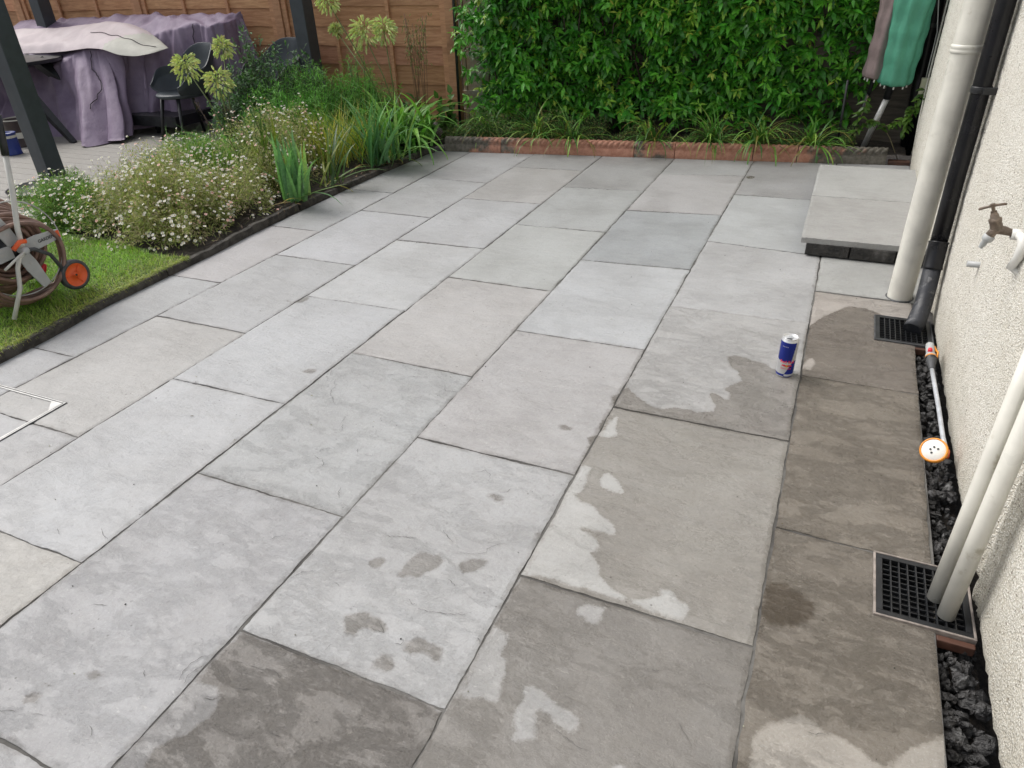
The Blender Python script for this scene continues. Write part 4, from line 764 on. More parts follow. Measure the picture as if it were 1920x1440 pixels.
# trellis and old boards behind the climber
t = empty('trellis', (-1.6,5.62,0), 'weathered cream square trellis carrying the jasmine', 'trellis'); a = MB()
for z in np.arange(.18, 2.0, .168): a.box((-3.16,5.60,z), (.66,.014,.036))
for x in np.arange(-3.46, -2.8, .17): a.box((x,5.6155,1.), (.034,.014,1.95))
a.build('lattice', M_TRELLIS, t, .001)
t = empty('boundary_fence', (-1.5,5.75,0), 'old dark board fence in the shade behind the trellis', 'fence'); a = MB(); cc = []
for k in range(12): a.box((-1.3,5.74+.009*(k % 2),.09+k*.165), (4.5,.02,.172)); cc += [np.ones(3)*rng.uniform(.6, 1.3)]*8
colmesh(a, 'boards', M_DARKWOOD, t, cc)
a = MB(); a.box((-3.33,5.70,1.), (.28,.02,1.9)); colmesh(a, 'pale_board', M_TRELLIS, t, [(1,1,1)]*8)
a = MB(); p0 = Vector(Yy(850,0,5.28)); p1 = Vector((Yy(858,168,5.28)[0],5.28,.05)); a.tube([p1, p0, p0+(p0-p1)], .013, 10); tag(a.build('garden_stake', M_BLACK), 'thin dark upright stake in the corner between the fence and the trellis', 'stake')
a = MB(); q0 = Vector(Yy(1590,150,5.44)); q1 = Vector(Yy(1573,250,5.44)); a.tube([q1+(q1-q0)*.4, q0], .010, 10); tag(a.build('garden_cane', M_BLACK), 'dark cane standing in the shade left of the parasols', 'stake')

# ================================================================== FURNITURE ON THE DECK
def smooth_poly(P, n, r=2):
    P = np.array(P, float); d = np.r_[0, np.cumsum(np.linalg.norm(np.diff(P, axis=0), axis=1))]; s = np.linspace(0, d[-1], n); Q = np.stack([np.interp(s, d, P[:, k]) for k in range(P.shape[1])], 1)
    for _ in range(r):
        R = Q.copy(); R[1:-1] = (Q[:-2]+2*Q[1:-1]+Q[2:])/4; Q = R
    return Q
def wrinkle(u, seed):
    r = np.random.default_rng(seed); f = np.zeros_like(u)
    for _ in range(9):
        k = r.uniform(2, 9); f += r.uniform(.3, 1)*np.sin(k*u+r.uniform(0, 6.28)+1.5*np.sin(3*u+r.uniform(0, 6)))/(.5+k*.035)
    return f/2.2
N = 260
TF = smooth_poly([(-9.3,4.5,.62),(-7.75,4.5,.64),(-7.5,4.62,.76),(-7.35,4.62,.80),(-6.98,4.66,.80),(-6.84,4.82,.82),(-6.6,4.95,.93),(-6.15,5.0,1.0),(-5.98,5.0,.98),(-5.88,5.08,1.0),(-5.86,5.36,1.02)], N, 6)
BF = smooth_poly([(-9.4,4.12,.0),(-8.4,4.06,.0),(-7.8,4.18,.0),(-7.34,4.08,.0),(-6.98,3.96,.005),(-6.62,4.02,.02),(-6.70,4.35,.05),(-6.85,4.62,.07),(-6.4,4.78,.08),(-6.1,4.84,.05),(-5.75,4.86,.02),(-5.62,5.36,.0)], N, 6)
BT = smooth_poly([(-9.3,5.38,1.02),(-7.4,5.38,1.07),(-6.5,5.38,1.07),(-5.86,5.38,1.03)], N, 4)
u = np.linspace(0, 12, N); fo = wrinkle(u, 3); f2 = wrinkle(u*1.7, 8)
tang = nrm(np.gradient(BF[:, :2], axis=0)); outw = np.stack([tang[:, 1], -tang[:, 0]], 1)
rows = []; K = 44
for k in range(K+1):      # hem up to the top edge
    v = 1-k/K; base_ = TF+(BF-TF)*np.array([v**1.25, v**1.25, 0])[None]; base_[:, 2] = TF[:, 2]+(BF[:, 2]-TF[:, 2])*v
    amp = .07*v**.8+.004; sh = np.interp(u+.5*v*np.sin(u*.9), u, fo); ridge = np.sign(sh)*np.abs(sh)**.75
    dsp = amp*ridge+.030*f2*v*np.sin(v*6+u*1.6)+.010*np.sin(v*11+u*3+3*fo)*(v < .9)
    p = base_.copy(); p[:, :2] += outw*(dsp+.012*np.sin(v*math.pi))[:, None]; p[:, 2] = np.maximum(p[:, 2], .004)+(.014*(fo > .2) if k == 0 else 0)
    rows.append(p)
for k in range(1, 15):    # over the top
    w = k/14; p = TF+(BT-TF)*w; p[:, 2] += .03*math.sin(w*math.pi)+.018*np.sin(u*2.1+w*5)*math.sin(w*math.pi)+.01*fo*np.sin(w*9+u); rows.append(p)
for k in range(1, 5): p = BT.copy(); p[:, 1] += .04; p[:, 2] -= k*.25; rows.append(p)
R_ = np.array(rows); idx = np.arange(R_.shape[0]*N).reshape(-1, N); Q = np.stack([idx[:-1,:-1], idx[:-1,1:], idx[1:,1:], idx[1:,:-1]], -1).reshape(-1, 4)
fc = empty('furniture_cover', (-7.2,4.8,0), 'creased purple weather cover draped over garden furniture against the fence', 'furniture cover')
np_mesh('cloth', R_.reshape(-1, 3), Q, M_COVER, fc, None, True)
def seam(idx0, k0, k1, name='seam'):
    a = MB(); a.tube([R_[k, min(N-1, idx0+int(3*math.sin(k*.3)))]+np.array([outw[idx0][0]*.012, outw[idx0][1]*.012, .006]) for k in range(k0, k1)], .0045, 6); a.build(name, M_SEAM, fc)
i_l = int(np.argmin(np.abs(TF[:, 0]+7.28))); seam(i_l, 16, 44)
i_r = int(np.argmin(np.abs(TF[:, 0]+6.18))); seam(i_r, 30, 45)
a = MB()
for x, y in ((-6.62,4.62),(-6.0,4.95),(-6.72,4.25)): a.tube([(x,y,.0),(x,y,.16)], .028, 10)
a.box((-6.9,4.8,.16), (1.5,.7,.10)); a.build('furniture_frame', M_BLACK, fc)
# pale bag lying over the table and cover
FB = smooth_poly([tuple(Yy(x, y, yy)) for x, y, yy in ((-70,106,4.72),(30,101,4.70),(90,99,4.66),(125,96,4.60),(165,90,4.56),(192,92,4.52),(208,98,4.48),(222,103,4.46),(255,106,4.45),(289,99,4.52),(312,91,4.66))], 90, 3)
RB = smooth_poly([tuple(Yy(x, y, yy)) for x, y, yy in ((-70,60,5.1),(33,56,5.1),(90,53,5.1),(140,51,5.1),(170,46,5.12),(200,42,5.12),(228,43,5.1),(252,47,5.05),(275,57,4.98),(298,74,4.86),(316,90,4.70))], 90, 3)
vs = []; LVS = 17; NB = 90
for l in range(LVS):
    w = l/(LVS-1); bulge = math.sin(math.pi*min(1, w*1.02))**.55
    for i in range(NB):
        p = Vector(FB[i]).lerp(Vector(RB[i]), w); e_ = min(1, (NB-1-i)/14)**.7; q_n = mnoise.noise(Vector((p.x*2.2, p.y*4.5, 1))); fold_ = (.009*math.sin(i*.33+5*w+3*q_n)+.005*abs(mnoise.noise(Vector((p.x*7+p.y*4, p.y*9, 3))))+.006*math.sin(i*.9-11*w+4*q_n))*bulge
        p.z += (.055*bulge+.022*q_n*bulge+fold_)*e_; p.z += .018*math.exp(-((w-.16)/.05)**2)*e_*(i < 50)
        vs.append(tuple(p))
for l in range(5):
    w = l/4
    for i in range(NB): p = Vector(FB[i]).lerp(Vector(RB[i]), w); e_ = min(1, (NB-1-i)/14); p.z -= .035*math.sin(math.pi*w)**.5*e_+.001; vs.append(tuple(p))
fs = [(l*NB+i, l*NB+i+1, (l+1)*NB+i+1, (l+1)*NB+i) for l in range(LVS-1) for i in range(NB-1)]; o7 = LVS*NB
fs += [(o7+l*NB+i, o7+(l+1)*NB+i, o7+(l+1)*NB+i+1, o7+l*NB+i+1) for l in range(4) for i in range(NB-1)]
sg = empty('cushion_bag', (-7.4,4.8,.8), 'long pale pinkish bag lying across the table and the purple cover', 'bag')
b = MB(); b.add(vs, fs, 0, True); b.m = [1 if sum(vs[j][0] for j in f_)/4 > -6.98+.9*(sum(vs[j][1] for j in f_)/4-4.55) else 0 for f_ in fs]
b.build('bag', [M_BAG, M_BAGEND], sg)
a = MB(); a.tube([Vector(vs[6*NB+i])+Vector((0,-.004,.004)) for i in range(58, 86)], .003, 6); a.build('seam', M_SEAM, sg)
# dining table
tb = empty('dining_table', (-8.3,4.2,0), 'dark oval garden table with splayed legs, half hidden by the pergola post', 'table')
ol = [(-8.55+.95*math.copysign(abs(math.cos(t_))**.8, math.cos(t_)), 4.22+.62*math.copysign(abs(math.sin(t_))**.8, math.sin(t_))) for t_ in np.linspace(0, 2*math.pi, 65)[:-1]]
a = MB(); a.prism(ol, .700, .735); a.build('tabletop', M_BLACK, tb, .006)
for (fx0, fy0), (tx, ty) in (((-7.13,4.0),(-7.75,3.98)),((-7.3,4.75),(-7.9,4.45)),((-9.7,3.7),(-9.2,3.95)),((-9.7,4.75),(-9.2,4.45))):
    a = MB(); a.tube([(fx0,fy0,0.),(tx,ty,.70)], [.035,.075], 4, sm=False); a.build('leg', M_BLACK, tb, .004)
# tub chairs
def tub_chair(loc, face, label):
    t = empty('tub_chair', (loc[0], loc[1], 0), label, 'chair', 'dark plastic tub chairs')
    f = np.array([math.cos(face), math.sin(face)]); s = np.array([-f[1], f[0]]); A = 61; B_ = 13; vs = []
    for i in range(A):
        ph = math.radians(-128+256*i/(A-1))        # 0 = back
        back = math.exp(-(ph/math.radians(52))**4); arm = 1/(1+math.exp((abs(ph)-math.radians(112))*9))
        top = .66+.19*back; top = top-.10*(1-arm)*1.5
        for j in range(B_):
            v = j/(B_-1); r = (.20+.085*min(1, v*1.6)**.7+.015*v)*(1+.04*math.cos(2*ph)); z = .43+(top-.43)*v; x = -math.cos(ph)*r*(1.02+.18*back*v); y = math.sin(ph)*r*1.08
            vs.append((loc[0]+f[0]*x+s[0]*y, loc[1]+f[1]*x+s[1]*y, z))
    fs = [(i*B_+j, (i+1)*B_+j, (i+1)*B_+j+1, i*B_+j+1) for i in range(A-1) for j in range(B_-1)]
    b = MB(); b.add(vs, fs, 0, True); o = b.build('shell', M_ANTH, t); so_ = o.modifiers.new('s', 'SOLIDIFY'); so_.thickness = .014; so_.offset = 0; be = o.modifiers.new('b', 'BEVEL'); be.width = .004; be.segments = 2
    b = MB(); R0_ = Vector((0,0,0)); ol2 = []
    for t_ in np.linspace(0, 2*math.pi, 41)[:-1]:
        x = .235*math.cos(t_); x = x+.03 if x > 0 else x; y = .225*math.sin(t_); ol2.append((x, y))
    def fn(p, h): return (loc[0]+f[0]*p[0]+s[0]*p[1], loc[1]+f[1]*p[0]+s[1]*p[1], h)
    prof = [(.86,.405),(.98,.418),(1.,.435),(.96,.447),(.6,.437),(.2,.433)]
    vs = [fn((x*k, y*k), z) for k, z in prof for x, y in ol2]; n4 = len(ol2); fs = [(l*n4+i, l*n4+(i+1) % n4, (l+1)*n4+(i+1) % n4, (l+1)*n4+i) for l in range(len(prof)-1) for i in range(n4)]+[list(range(n4))[::-1], [5*n4+i for i in range(n4)]]
    b.add(vs, fs, 0, True); b.build('seat', M_ANTH, t)
    for a_, c_ in ((1,1),(1,-1),(-1,1),(-1,-1)):
        b = MB(); b.tube([fn((.15*a_, .15*c_), .415), fn((.235*a_, .215*c_), 0.)], [.019, .012], 12); b.build('leg', M_BLACK, t)
tub_chair((-6.02,4.52), math.radians(-105), 'dark grey tub chair in front of the purple cover, nearer the camera')
tub_chair((-5.33,5.02), math.radians(-100), 'second dark grey tub chair half hidden behind the leafy shrub')
# paint tins and tray
def tin(x, y, r, h, mats, label, parts):
    t = empty('paint_tin', (x,y,.006), label, 'paint tin', 'tins standing on the deck'); a = MB(); a.lathe([(0,.002),(r,.002),(r,.008),(r-.003,.012),(r-.003,h-.012),(r,h-.008),(r+.001,h),(r-.008,h),(r-.01,h-.014),(0,h-.014)], (x,y,.006), n=36); a.build('tin', mats[0], t)
    for z0, z1, m_ in parts: a = MB(); a.lathe([(r-.0015,z0),(r-.0015,z1)], (x,y,.006), n=36); a.build('label_band', m_, t)
    a = MB(); a.tube([(x+(r+.003)*math.cos(t_), y+(r+.003)*math.sin(t_)*.3-.02, .006+h*.86-.05*math.sin(t_)) for t_ in np.linspace(0, math.pi, 16)], .0022, 6); a.build('handle', M_GALV, t)
tin(-7.30,3.46,.085,.20,[M_TBLUE],'small dark blue tin with white lid and label beside the pergola post',[(.155,.178,M_PAINT),(.192,.2005,M_WHITE)])
tin(-7.58,3.78,.125,.25,[M_TBROWN],'larger brown paint tin with a pale band and spilt pale paint',[(.085,.14,M_PAINT),(.248,.2605,M_PAINT)])
a = MB(); tc = (*G(84,354,.02)[:2],.006); a.lathe([(0,.004),(.20,.004),(.235,.008),(.262,.034),(.268,.036),(.266,.030),(.24,.001),(0,.0005)], tc, n=56); tag(a.build('plant_saucer', M_BLACK), 'round black plastic saucer on the deck at the foot of the pergola post', 'saucer')
a = MB()
for k in range(5): a.tube([Vector(G(*p, .10+.01*k))+Vector((rng.normal(0,.03), rng.normal(0,.03), 0)) for p in ((283,296),(295,292),(308,288),(322,286))], .008, 8)
tag(a.build('blue_toy', M_BLUENET), 'bright blue plastic object lying behind the daisies on the deck edge', 'toy')
# ================================================================== PARASOLS
def parasol(base, hem, top, rb, rt, mcan, label, mpole, rp):
    base, hem, top = Vector(base), Vector(hem), Vector(top); d = (top-hem).normalized(); t = empty('closed_parasol', base, label, 'parasol', 'closed parasols leaning in the corner')
    L = (top-hem).length*1.9; lob = lambda a_, z: 1+.09*math.cos(8*a_+1+.8*math.sin(z*6))+.05*math.sin(3*a_+z*7)+.025*math.sin(17*a_+z*13)
    a = MB(); a.lathe([(rb*.55,.03),(rb*.9,.0),(rb,.015),*[(rb+(rt-rb)*z_*1.6+.004*math.sin(z_*40), L*z_) for z_ in np.linspace(.04,.5,14)],(rt,L*.55),(rt*.95,L*.8),(rt*.4,L)], hem, d, 48, lobes=lob); a.build('canopy', mcan, t)
    pd = (hem-base); a = MB(); a.tube([base, hem-pd*.22], rp, 16); a.build('pole', mpole, t); a = MB(); a.tube([hem-pd*.22, hem+d*.3], rp*1.22, 16); a.build('crank_sleeve', M_BLACK, t)
    for k in range(8):
        an = 2*math.pi*k/8; q = Vector((0,0,1)).rotation_difference(d); v_ = q @ Vector((math.cos(an), math.sin(an), 0)); a = MB(); a.tube([hem+v_*rb*.78+d*.03, hem+v_*rb*.8-d*.022], .0055, 8); a.build('rib_end', M_WHITE, t)
parasol((.165,5.47,.05), Yy(1676,157,5.40), Yy(1716,0,5.36), .112, .125, M_GREEN, 'closed green parasol with a silver pole leaning by the house corner', M_ALU, .022)
parasol((.06,5.5,.05), Yy(1640,146,5.47), Yy(1684,-10,5.46), .085, .10, M_TAUPE, 'closed dull brown parasol leaning just left of the green one', M_BLACK, .013)

# ================================================================== PLANTS
hd = empty('jasmine_hedge', (-1.6,5.4,0), 'tall wall of glossy green jasmine climbing the trellis along the back', 'hedge')
def hedge_front(x, z):
    b = 4.709+(x+3.235)*.1373+.50; return b-.05*np.clip((z-.5), 0, 1)
nS = 6600; sx = rng.uniform(-3.33, .22, nS); sz = .16+1.72*rng.random(nS)**.93
cl = np.array([mnoise.noise(Vector((x*2.0, z*2.6, 1)))+.6*mnoise.noise(Vector((x*5.5, z*6, 4))) for x, z in zip(sx, sz)])
depth = rng.random(nS)**1.3*.36; sy = hedge_front(sx, sz)-.13*cl+depth
hole = (cl < -.45)&(depth < .12)
lowgap = (sz < .22+.05*np.sin(sx*5)+.10*np.exp(-((sx+1.5)/.35)**2)); lf = (sx < -3.12)&(rng.random(nS) < .7); rt_ = (sx > .02)&(sz < .40+.2*rng.random(nS)); r2 = (sx > .12+.08*sz)
keep = ~(hole | (lowgap & (rng.random(nS) < .75)) | lf | rt_ | r2); sx, sy, sz, depth, cl = [q[keep] for q in (sx, sy, sz, depth, cl)]; nS = len(sx)
P_, D_, N_, L_, C_, W2 = [], [], [], [], [], []
young = rng.random(nS) < .10+.10*(sz > .9)
for i in range(nS):
    k = rng.integers(5, 9); ax = nrm(np.array([rng.normal(0, .5), -1.0, rng.normal(.15, .5)])); o = np.array([sx[i], sy[i], sz[i]])
    a0 = rng.uniform(0, 6.28); ta = nrm(np.cross(ax, [.1, .2, 1.])); tb_ = np.cross(ax, ta)
    bc = np.array([.28,.64,.06]) if young[i] else np.array([[.04,.165,.018],[.085,.32,.03],[.06,.25,.028],[.14,.45,.045]][rng.integers(4)])
    for j in range(k):
        an = a0+j*2.4; sp_ = rng.uniform(.55, 1.3); d = nrm(ax*(.55)+sp_*(ta*math.cos(an)+tb_*math.sin(an))+np.array([0, 0, -.35])); P_.append(o+ax*rng.uniform(-.05, .03)); D_.append(d)
        N_.append(nrm(np.array([rng.normal(0, .35), -.55, .9]))); L_.append(rng.uniform(.045, .108)*(.8 if young[i] else 1)*(1+.15*cl[i])); C_.append(bc*(1+rng.normal(0, .22))); W2.append(rng.uniform(.32, .40))
P_, D_, N_, L_, C_, W2 = map(np.array, (P_, D_, N_, L_, C_, W2)); C_ = np.clip(C_*(1+rng.normal(0, .08, C_.shape)), .006, .5)
a = Acc(); a.add(*leaves(P_, D_, N_, L_, L_*W2, C_, rng.uniform(.05, .4, len(P_)), .22, 3)); a.build('foliage', M_LEAF, hd)
a = MB()
for k in range(44):
    x = rng.uniform(-3.12, -.02); y = hedge_front(x, 0)+rng.uniform(.1, .3); p = [(x+rng.normal(0, .008)+.08*math.sin(z*3+k), y+rng.normal(0, .015), z) for z in np.linspace(.04, 1.7, 12)]; a.tube(p, [.009-.0004*i for i in range(12)], 6)
a.build('stems', plain('woody_stem', (.06,.045,.03), .8, 0, .3, 40), hd)
# a few jasmine shoots wandering round the parasol poles
sh = empty('jasmine_shoots', (.2,5.3,.1), 'loose jasmine shoots twining round the parasol poles by the house corner', 'climbing plant'); a = Acc(); st_ = MB()
for pts in ([(1560,290),(1585,262),(1610,240),(1630,225),(1650,228)],[(1650,240),(1680,228),(1700,222),(1715,200),(1740,160)],[(1655,235),(1668,258),(1676,280),(1683,300)],[(1610,228),(1620,205),(1628,180)],[(1690,250),(1712,212),(1722,195)]):
    pp = [Vector(Yy(px, py, 5.33+.01*math.sin(px))) for px, py in pts]; st_.tube(pp, .0028, 6)
    if pts[0] == (1655,235): continue
    for q in range(len(pp)-1):
        for r in range(5):
            o = np.array(pp[q].lerp(pp[q+1], r/5)); an = rng.uniform(0, 6.28, 2); a.add(*leaves(np.repeat(o[None], 2, 0), np.stack([np.cos(an), -np.abs(np.sin(an)), rng.normal(-.2, .4, 2)], 1), np.tile([0, -.5, .9], (2, 1)), rng.uniform(.05, .085, 2), .03, pick(2, [(.07,.15,.02),(.10,.19,.03),(.05,.11,.02)]), .25, .2))
a.build('leaves', M_LEAF, sh); st_.build('stem', plain('shoot_stem', (.20,.17,.09), .6), sh)
# ---- low planting under the hedge
def tufts(name, centres, label, cat, n, L, Wd, el, droop, cols, group=None, tip=None, fan=None, seg=7):
    for (c, lab) in zip(centres, label if isinstance(label, list) else [label]*len(centres)):
        nn = int(n*c[3]) if len(c) > 3 else n; az = rng.uniform(0, 6.28, nn)
        if name == 'bluebell_tuft': az = np.where(rng.random(nn) < .45, rng.normal(-1.57, .6, nn), az)
        if fan is not None: az = np.where(rng.random(nn) < .5, fan, fan+math.pi)+rng.normal(0, .45, nn)
        P = np.stack([c[0]+rng.normal(0, .035, nn), c[1]-(.06 if name == 'bluebell_tuft' else 0)+rng.normal(0, .03, nn), np.full(nn, c[2])], 1)
        s_ = c[4] if len(c) > 4 else 1; a = Acc(); a.add(*blades(P, az, rng.uniform(*el, nn), rng.uniform(*L, nn)*s_, rng.uniform(*Wd, nn), rng.uniform(*droop, nn), pick(nn, cols), seg, .3, tip))
        o = a.build(name, M_STRAP); tag(o, lab, cat, group)
GREENS = [(.11,.28,.05),(.16,.36,.07),(.08,.20,.05),(.27,.42,.09)]
tufts('bluebell_tuft', [(-2.98,5.16,.07,1),(-2.45,5.08,.07,1.1),(-2.15,5.10,.07,.8),(-1.45,5.18,.07,.7),(-.98,5.26,.07,1),(-.62,5.30,.07,1.2),(-.2,5.33,.07,.8)],
 ['strap leaved tuft at the left foot of the hedge','strap leaved tuft hanging over the third edging tile from the corner','small strap leaved tuft left of the bare gap under the hedge','thin long leaved tuft in the bare gap under the hedge','long leaved tuft spilling over the middle of the clay edging','fuller long leaved tuft spilling over the orange tile before the doorstep','last long leaved tuft, behind the doorstep slabs'], 'plant', 62, (.26,.52), (.010,.022), (.5,1.45), (.8,2.3), GREENS+[(.22,.20,.05)], 'strap leaved tufts along the clay edging')
a = Acc(); n = 14000; x = rng.uniform(-3.3, -1.9, n); y = y_far(x)+rng.uniform(.06, .5, n); z = .05+.20*rng.random(n)*(1+.6*np.sin(x*9)*np.sin(y*11))*np.exp(-((x+2.6)/.8)**4)
a.add(*leaves(np.stack([x,y,z], 1), rng.normal(0, 1, (n, 3))+[0,-.3,.2], rng.normal(0, .5, (n, 3))+[0,-.2,1], rng.uniform(.012, .03, n), rng.uniform(.004, .009, n), pick(n, [(.08,.18,.05),(.13,.24,.06),(.20,.20,.08),(.05,.10,.03)]), .2, .2, 2))
n = 9000; x = rng.uniform(-1.9, .1, n); y = y_far(x)+rng.uniform(.07, .4, n); z = .06+.10*rng.random(n)*(1+.7*np.sin(x*11))
a.add(*leaves(np.stack([x,y,z], 1), rng.normal(0, 1, (n, 3)), rng.normal(0, .5, (n, 3))+[0,-.2,1], rng.uniform(.012, .035, n), rng.uniform(.004, .010, n), pick(n, [(.10,.20,.05),(.16,.24,.07),(.14,.10,.05),(.05,.10,.03)]), .2, .2, 2))
tag(a.build('ground_cover', M_SOFT), 'tangled low ground cover at the foot of the hedge', 'ground cover', kind='stuff')
# ---- irises
def iris(c, n, label, L=(.35,.6), lean=0., fanaz=0., cols=None, spread=.5):
    az = fanaz+rng.choice([0, math.pi], n)+rng.normal(0, .5, n); el = np.clip(rng.normal(1.25, spread*.5, n), .25, 1.55); P = np.stack([c[0]+rng.normal(0, .05, n), c[1]+rng.normal(0, .05, n), np.full(n, c[2])], 1)
    cols = cols or [(.14,.30,.12),(.19,.38,.14),(.28,.44,.14),(.11,.25,.12)]
    cc = pick(n, cols); a = Acc(); a.add(*blades(P, az, el, rng.uniform(*L, n), rng.uniform(.022, .038, n), rng.uniform(.05, 1.0, n), cc, 7, .16, None, 2.2))
    m_ = max(4, n//6); a.add(*blades(P[:m_]+[0,0,.005], rng.uniform(0, 6.28, m_), rng.uniform(0, .7, m_), rng.uniform(.15, .4, m_), .017, rng.uniform(.3, 1.3, m_), pick(m_, [(.35,.30,.06),(.28,.20,.08),(.22,.26,.05)]), 6, .2))
    o = a.build('iris_clump', M_STRAP); return tag(o, label, 'iris', 'iris clumps along the edging')
iris((-3.47,2.95,.05), 38, 'broad leaved iris clump splaying low over the edging, nearest the camera', (.30,.52), 0, math.radians(150), None, 1.1)
iris((-3.47,3.33,.05), 16, 'thin yellowing iris clump between the two fuller ones', (.3,.55), 0, math.radians(60), [(.12,.2,.05),(.2,.24,.05),(.08,.15,.05)], .8)
iris((-3.46,3.93,.05), 46, 'tall upright blue green iris clump at the middle of the edging', (.40,.66), 0, math.radians(20), [(.10,.24,.11),(.15,.32,.15),(.19,.37,.13)], .45)
iris((-3.43,4.12,.05), 24, 'iris clump with leaves arching right towards the corner', (.35,.6), 0, 0, None, .9)
iris((-4.05,3.35,.05), 30, 'iris leaves rising among the daisies left of the yellowing clump', (.4,.62), 0, math.radians(150), [(.12,.19,.05),(.2,.24,.05),(.08,.15,.05)], .7)
# ---- agapanthus
def agap(c, heads, label, nleaf=34, L=(.35,.55)):
    t = empty('agapanthus', (c[0],c[1],.05), label, 'agapanthus', 'agapanthus plants gone to seed'); P = np.stack([c[0]+rng.normal(0, .09, nleaf), c[1]+rng.normal(0, .08, nleaf), np.full(nleaf, .05)], 1)
    a = Acc(); a.add(*blades(P, rng.uniform(0, 6.28, nleaf), rng.uniform(.7, 1.5, nleaf), rng.uniform(*L, nleaf), rng.uniform(.028, .048, nleaf), rng.uniform(.8, 2.3, nleaf), pick(nleaf, [(.12,.32,.05),(.18,.42,.08),(.26,.50,.10)]), 8, .25)); a.build('leaves', M_STRAP, t)
    for h, r, y_ in heads:
        hp_ = Vector(Yy(h[0], h[1], y_)) if len(h) == 2 else Vector(h); b0 = Vector((c[0]+rng.normal(0, .04), c[1], .05)); mid = b0.lerp(hp_, .55)+Vector((0, 0, .08)); q_ = MB(); q_.tube([b0, mid, hp_], [.006,.005,.004], 8); V_ = q_
        o = q_.build('stalk', M_STEM, t); at = o.data.attributes.new('col', 'FLOAT_COLOR', 'POINT'); at.data.foreach_set('color', np.tile([.13,.17,.05,1], len(q_.v)).astype(np.float32))
        n_ = 120; d = nrm(rng.normal(0, 1, (n_, 3))+np.array([0, 0, .35])); a = Acc(); hpn = np.array(hp_)
        a.add(*blades(np.repeat(hpn[None], n_, 0), np.arctan2(d[:, 1], d[:, 0]), np.arcsin(d[:, 2]), r*.8, .0022, .2, vcol(n_, (.34,.40,.12)), 3, .1))
        tips = hpn+d*r*rng.uniform(.62, .98, (n_, 1))+np.array([0, 0, 1])*r*.05; dd_ = nrm(d*1.1+[0, 0, -.75]);
        for w_ in (0, 1, 2):   # pods: three crossed folded leaves make a plump capsule
            an = w_*2.1; nv = np.stack([np.cos(an+d[:, 0]*3), np.sin(an+d[:, 0]*3), np.full(n_, .2)], 1); a.add(*leaves(tips, dd_, nv, rng.uniform(.034, .052, n_)*(r/.09)**.5, .016, vcol(n_, (.70,.76,.34), .18), .1, .5, 3, 'lance'))
        a.build('seed_head', M_POD, t)
agap((-4.75,3.72), [((350,130),.105,3.85),((410,157),.105,3.85),((418,92),.078,4.15)], 'agapanthus with three pale green seed heads leaning in front of the chair', 26, (.3,.5))
agap((-3.62,4.66), [((615,4),.085,4.5),((683,66),.125,4.75),((720,60),.10,4.8),((630,57),.055,5.15)], 'agapanthus with bright broad leaves and several seed heads in front of the orange fence', 84, (.45,.78))
# brown seed stems
t = empty('lily_stems', (-3.65,5.0,.05), 'upright stems with small dry pods before the fence, right of bright seed heads', 'plant'); a = Acc(); q_ = MB()
for k in range(16):
    tx, ty = rng.uniform(755, 805), rng.uniform(20, 75); tp_ = Vector(Yy(tx, ty, 5.02)); b0 = Vector((-3.62+rng.normal(0, .05), 4.98, .05)); q_.tube([b0, b0.lerp(tp_, .5)+Vector((.0,0,.03)), tp_], .0028, 6); n_ = 22; s_ = rng.uniform(.68, 1.02, n_); o = np.array(b0)[None]+(np.array(tp_-b0))[None]*s_[:, None]+rng.normal(0, .02, (n_, 3))
    a.add(*leaves(o, rng.normal(0, .4, (n_, 3))+[0,0,-1.], rng.normal(0, 1, (n_, 3)), rng.uniform(.018, .035, n_), .008, pick(n_, [(.25,.26,.10),(.33,.30,.15),(.16,.2,.07)]), .1, .4, 3, 'lance'))
a.build('pods', M_POD, t)['kind'] = 'stuff'; q_.build('stems', plain('dry_stem', (.20,.11,.06), .7), t)
# ---- shrub, feathery plant, grasses
def shrub(name, label, cat, blobs, nst, leafL, leafW, cols, mat, stemcol=(.05,.05,.02), per=16, shape='ovate', up=.4):
    t = empty(name, (blobs[0][0], blobs[0][1], .05), label, cat); a = Acc(); q_ = MB(); Pl = []; Dl = []
    for k in range(nst):
        bx, by, bz, rx, ry, rz = blobs[rng.integers(len(blobs))]; d = nrm(rng.normal(0, 1, 3)); d[2] = abs(d[2])*1.0; rr = rng.uniform(.5, 1.02); tp_ = np.array([bx+d[0]*rx*rr, by+d[1]*ry*rr, bz+d[2]*rz*rr]); b0 = np.array([bx+d[0]*rx*.3, by+d[1]*ry*.3, .04]); q_.tube([b0, (b0+tp_)/2+[0, 0, .03], tp_], [.003,.0022,.0012], 5)
        s_ = rng.uniform(.35, 1.03, per)[:, None]; Pl.append(b0+(tp_-b0)*s_+rng.normal(0, .012, (per, 3))); Dl.append(nrm(rng.normal(0, .8, (per, 3))+(tp_-b0)*.8/np.linalg.norm(tp_-b0)*up*2))
    P = np.concatenate(Pl); D = np.concatenate(Dl); n_ = len(P); a.add(*leaves(P, D, rng.normal(0, .45, (n_, 3))+[0, -.2, 1.], rng.uniform(*leafL, n_), rng.uniform(*leafW, n_), pick(n_, cols), .25, .25, 3, shape)); a.build('foliage', mat, t); q_.build('stems', plain(name+'_stem', stemcol, .7), t); return t
shrub('mint_shrub', 'dark grey green leafy shrub in front of the second chair', 'shrub', [(-5.0,4.45,.3,.32,.26,.74),(-4.74,4.45,.3,.30,.25,.66),(-5.1,4.25,.2,.3,.25,.5),(-4.58,4.6,.3,.28,.2,.55)], 560, (.03,.055), (.012,.02), [(.08,.17,.08),(.12,.22,.11),(.17,.27,.15),(.055,.12,.06)], M_SOFT, per=22)
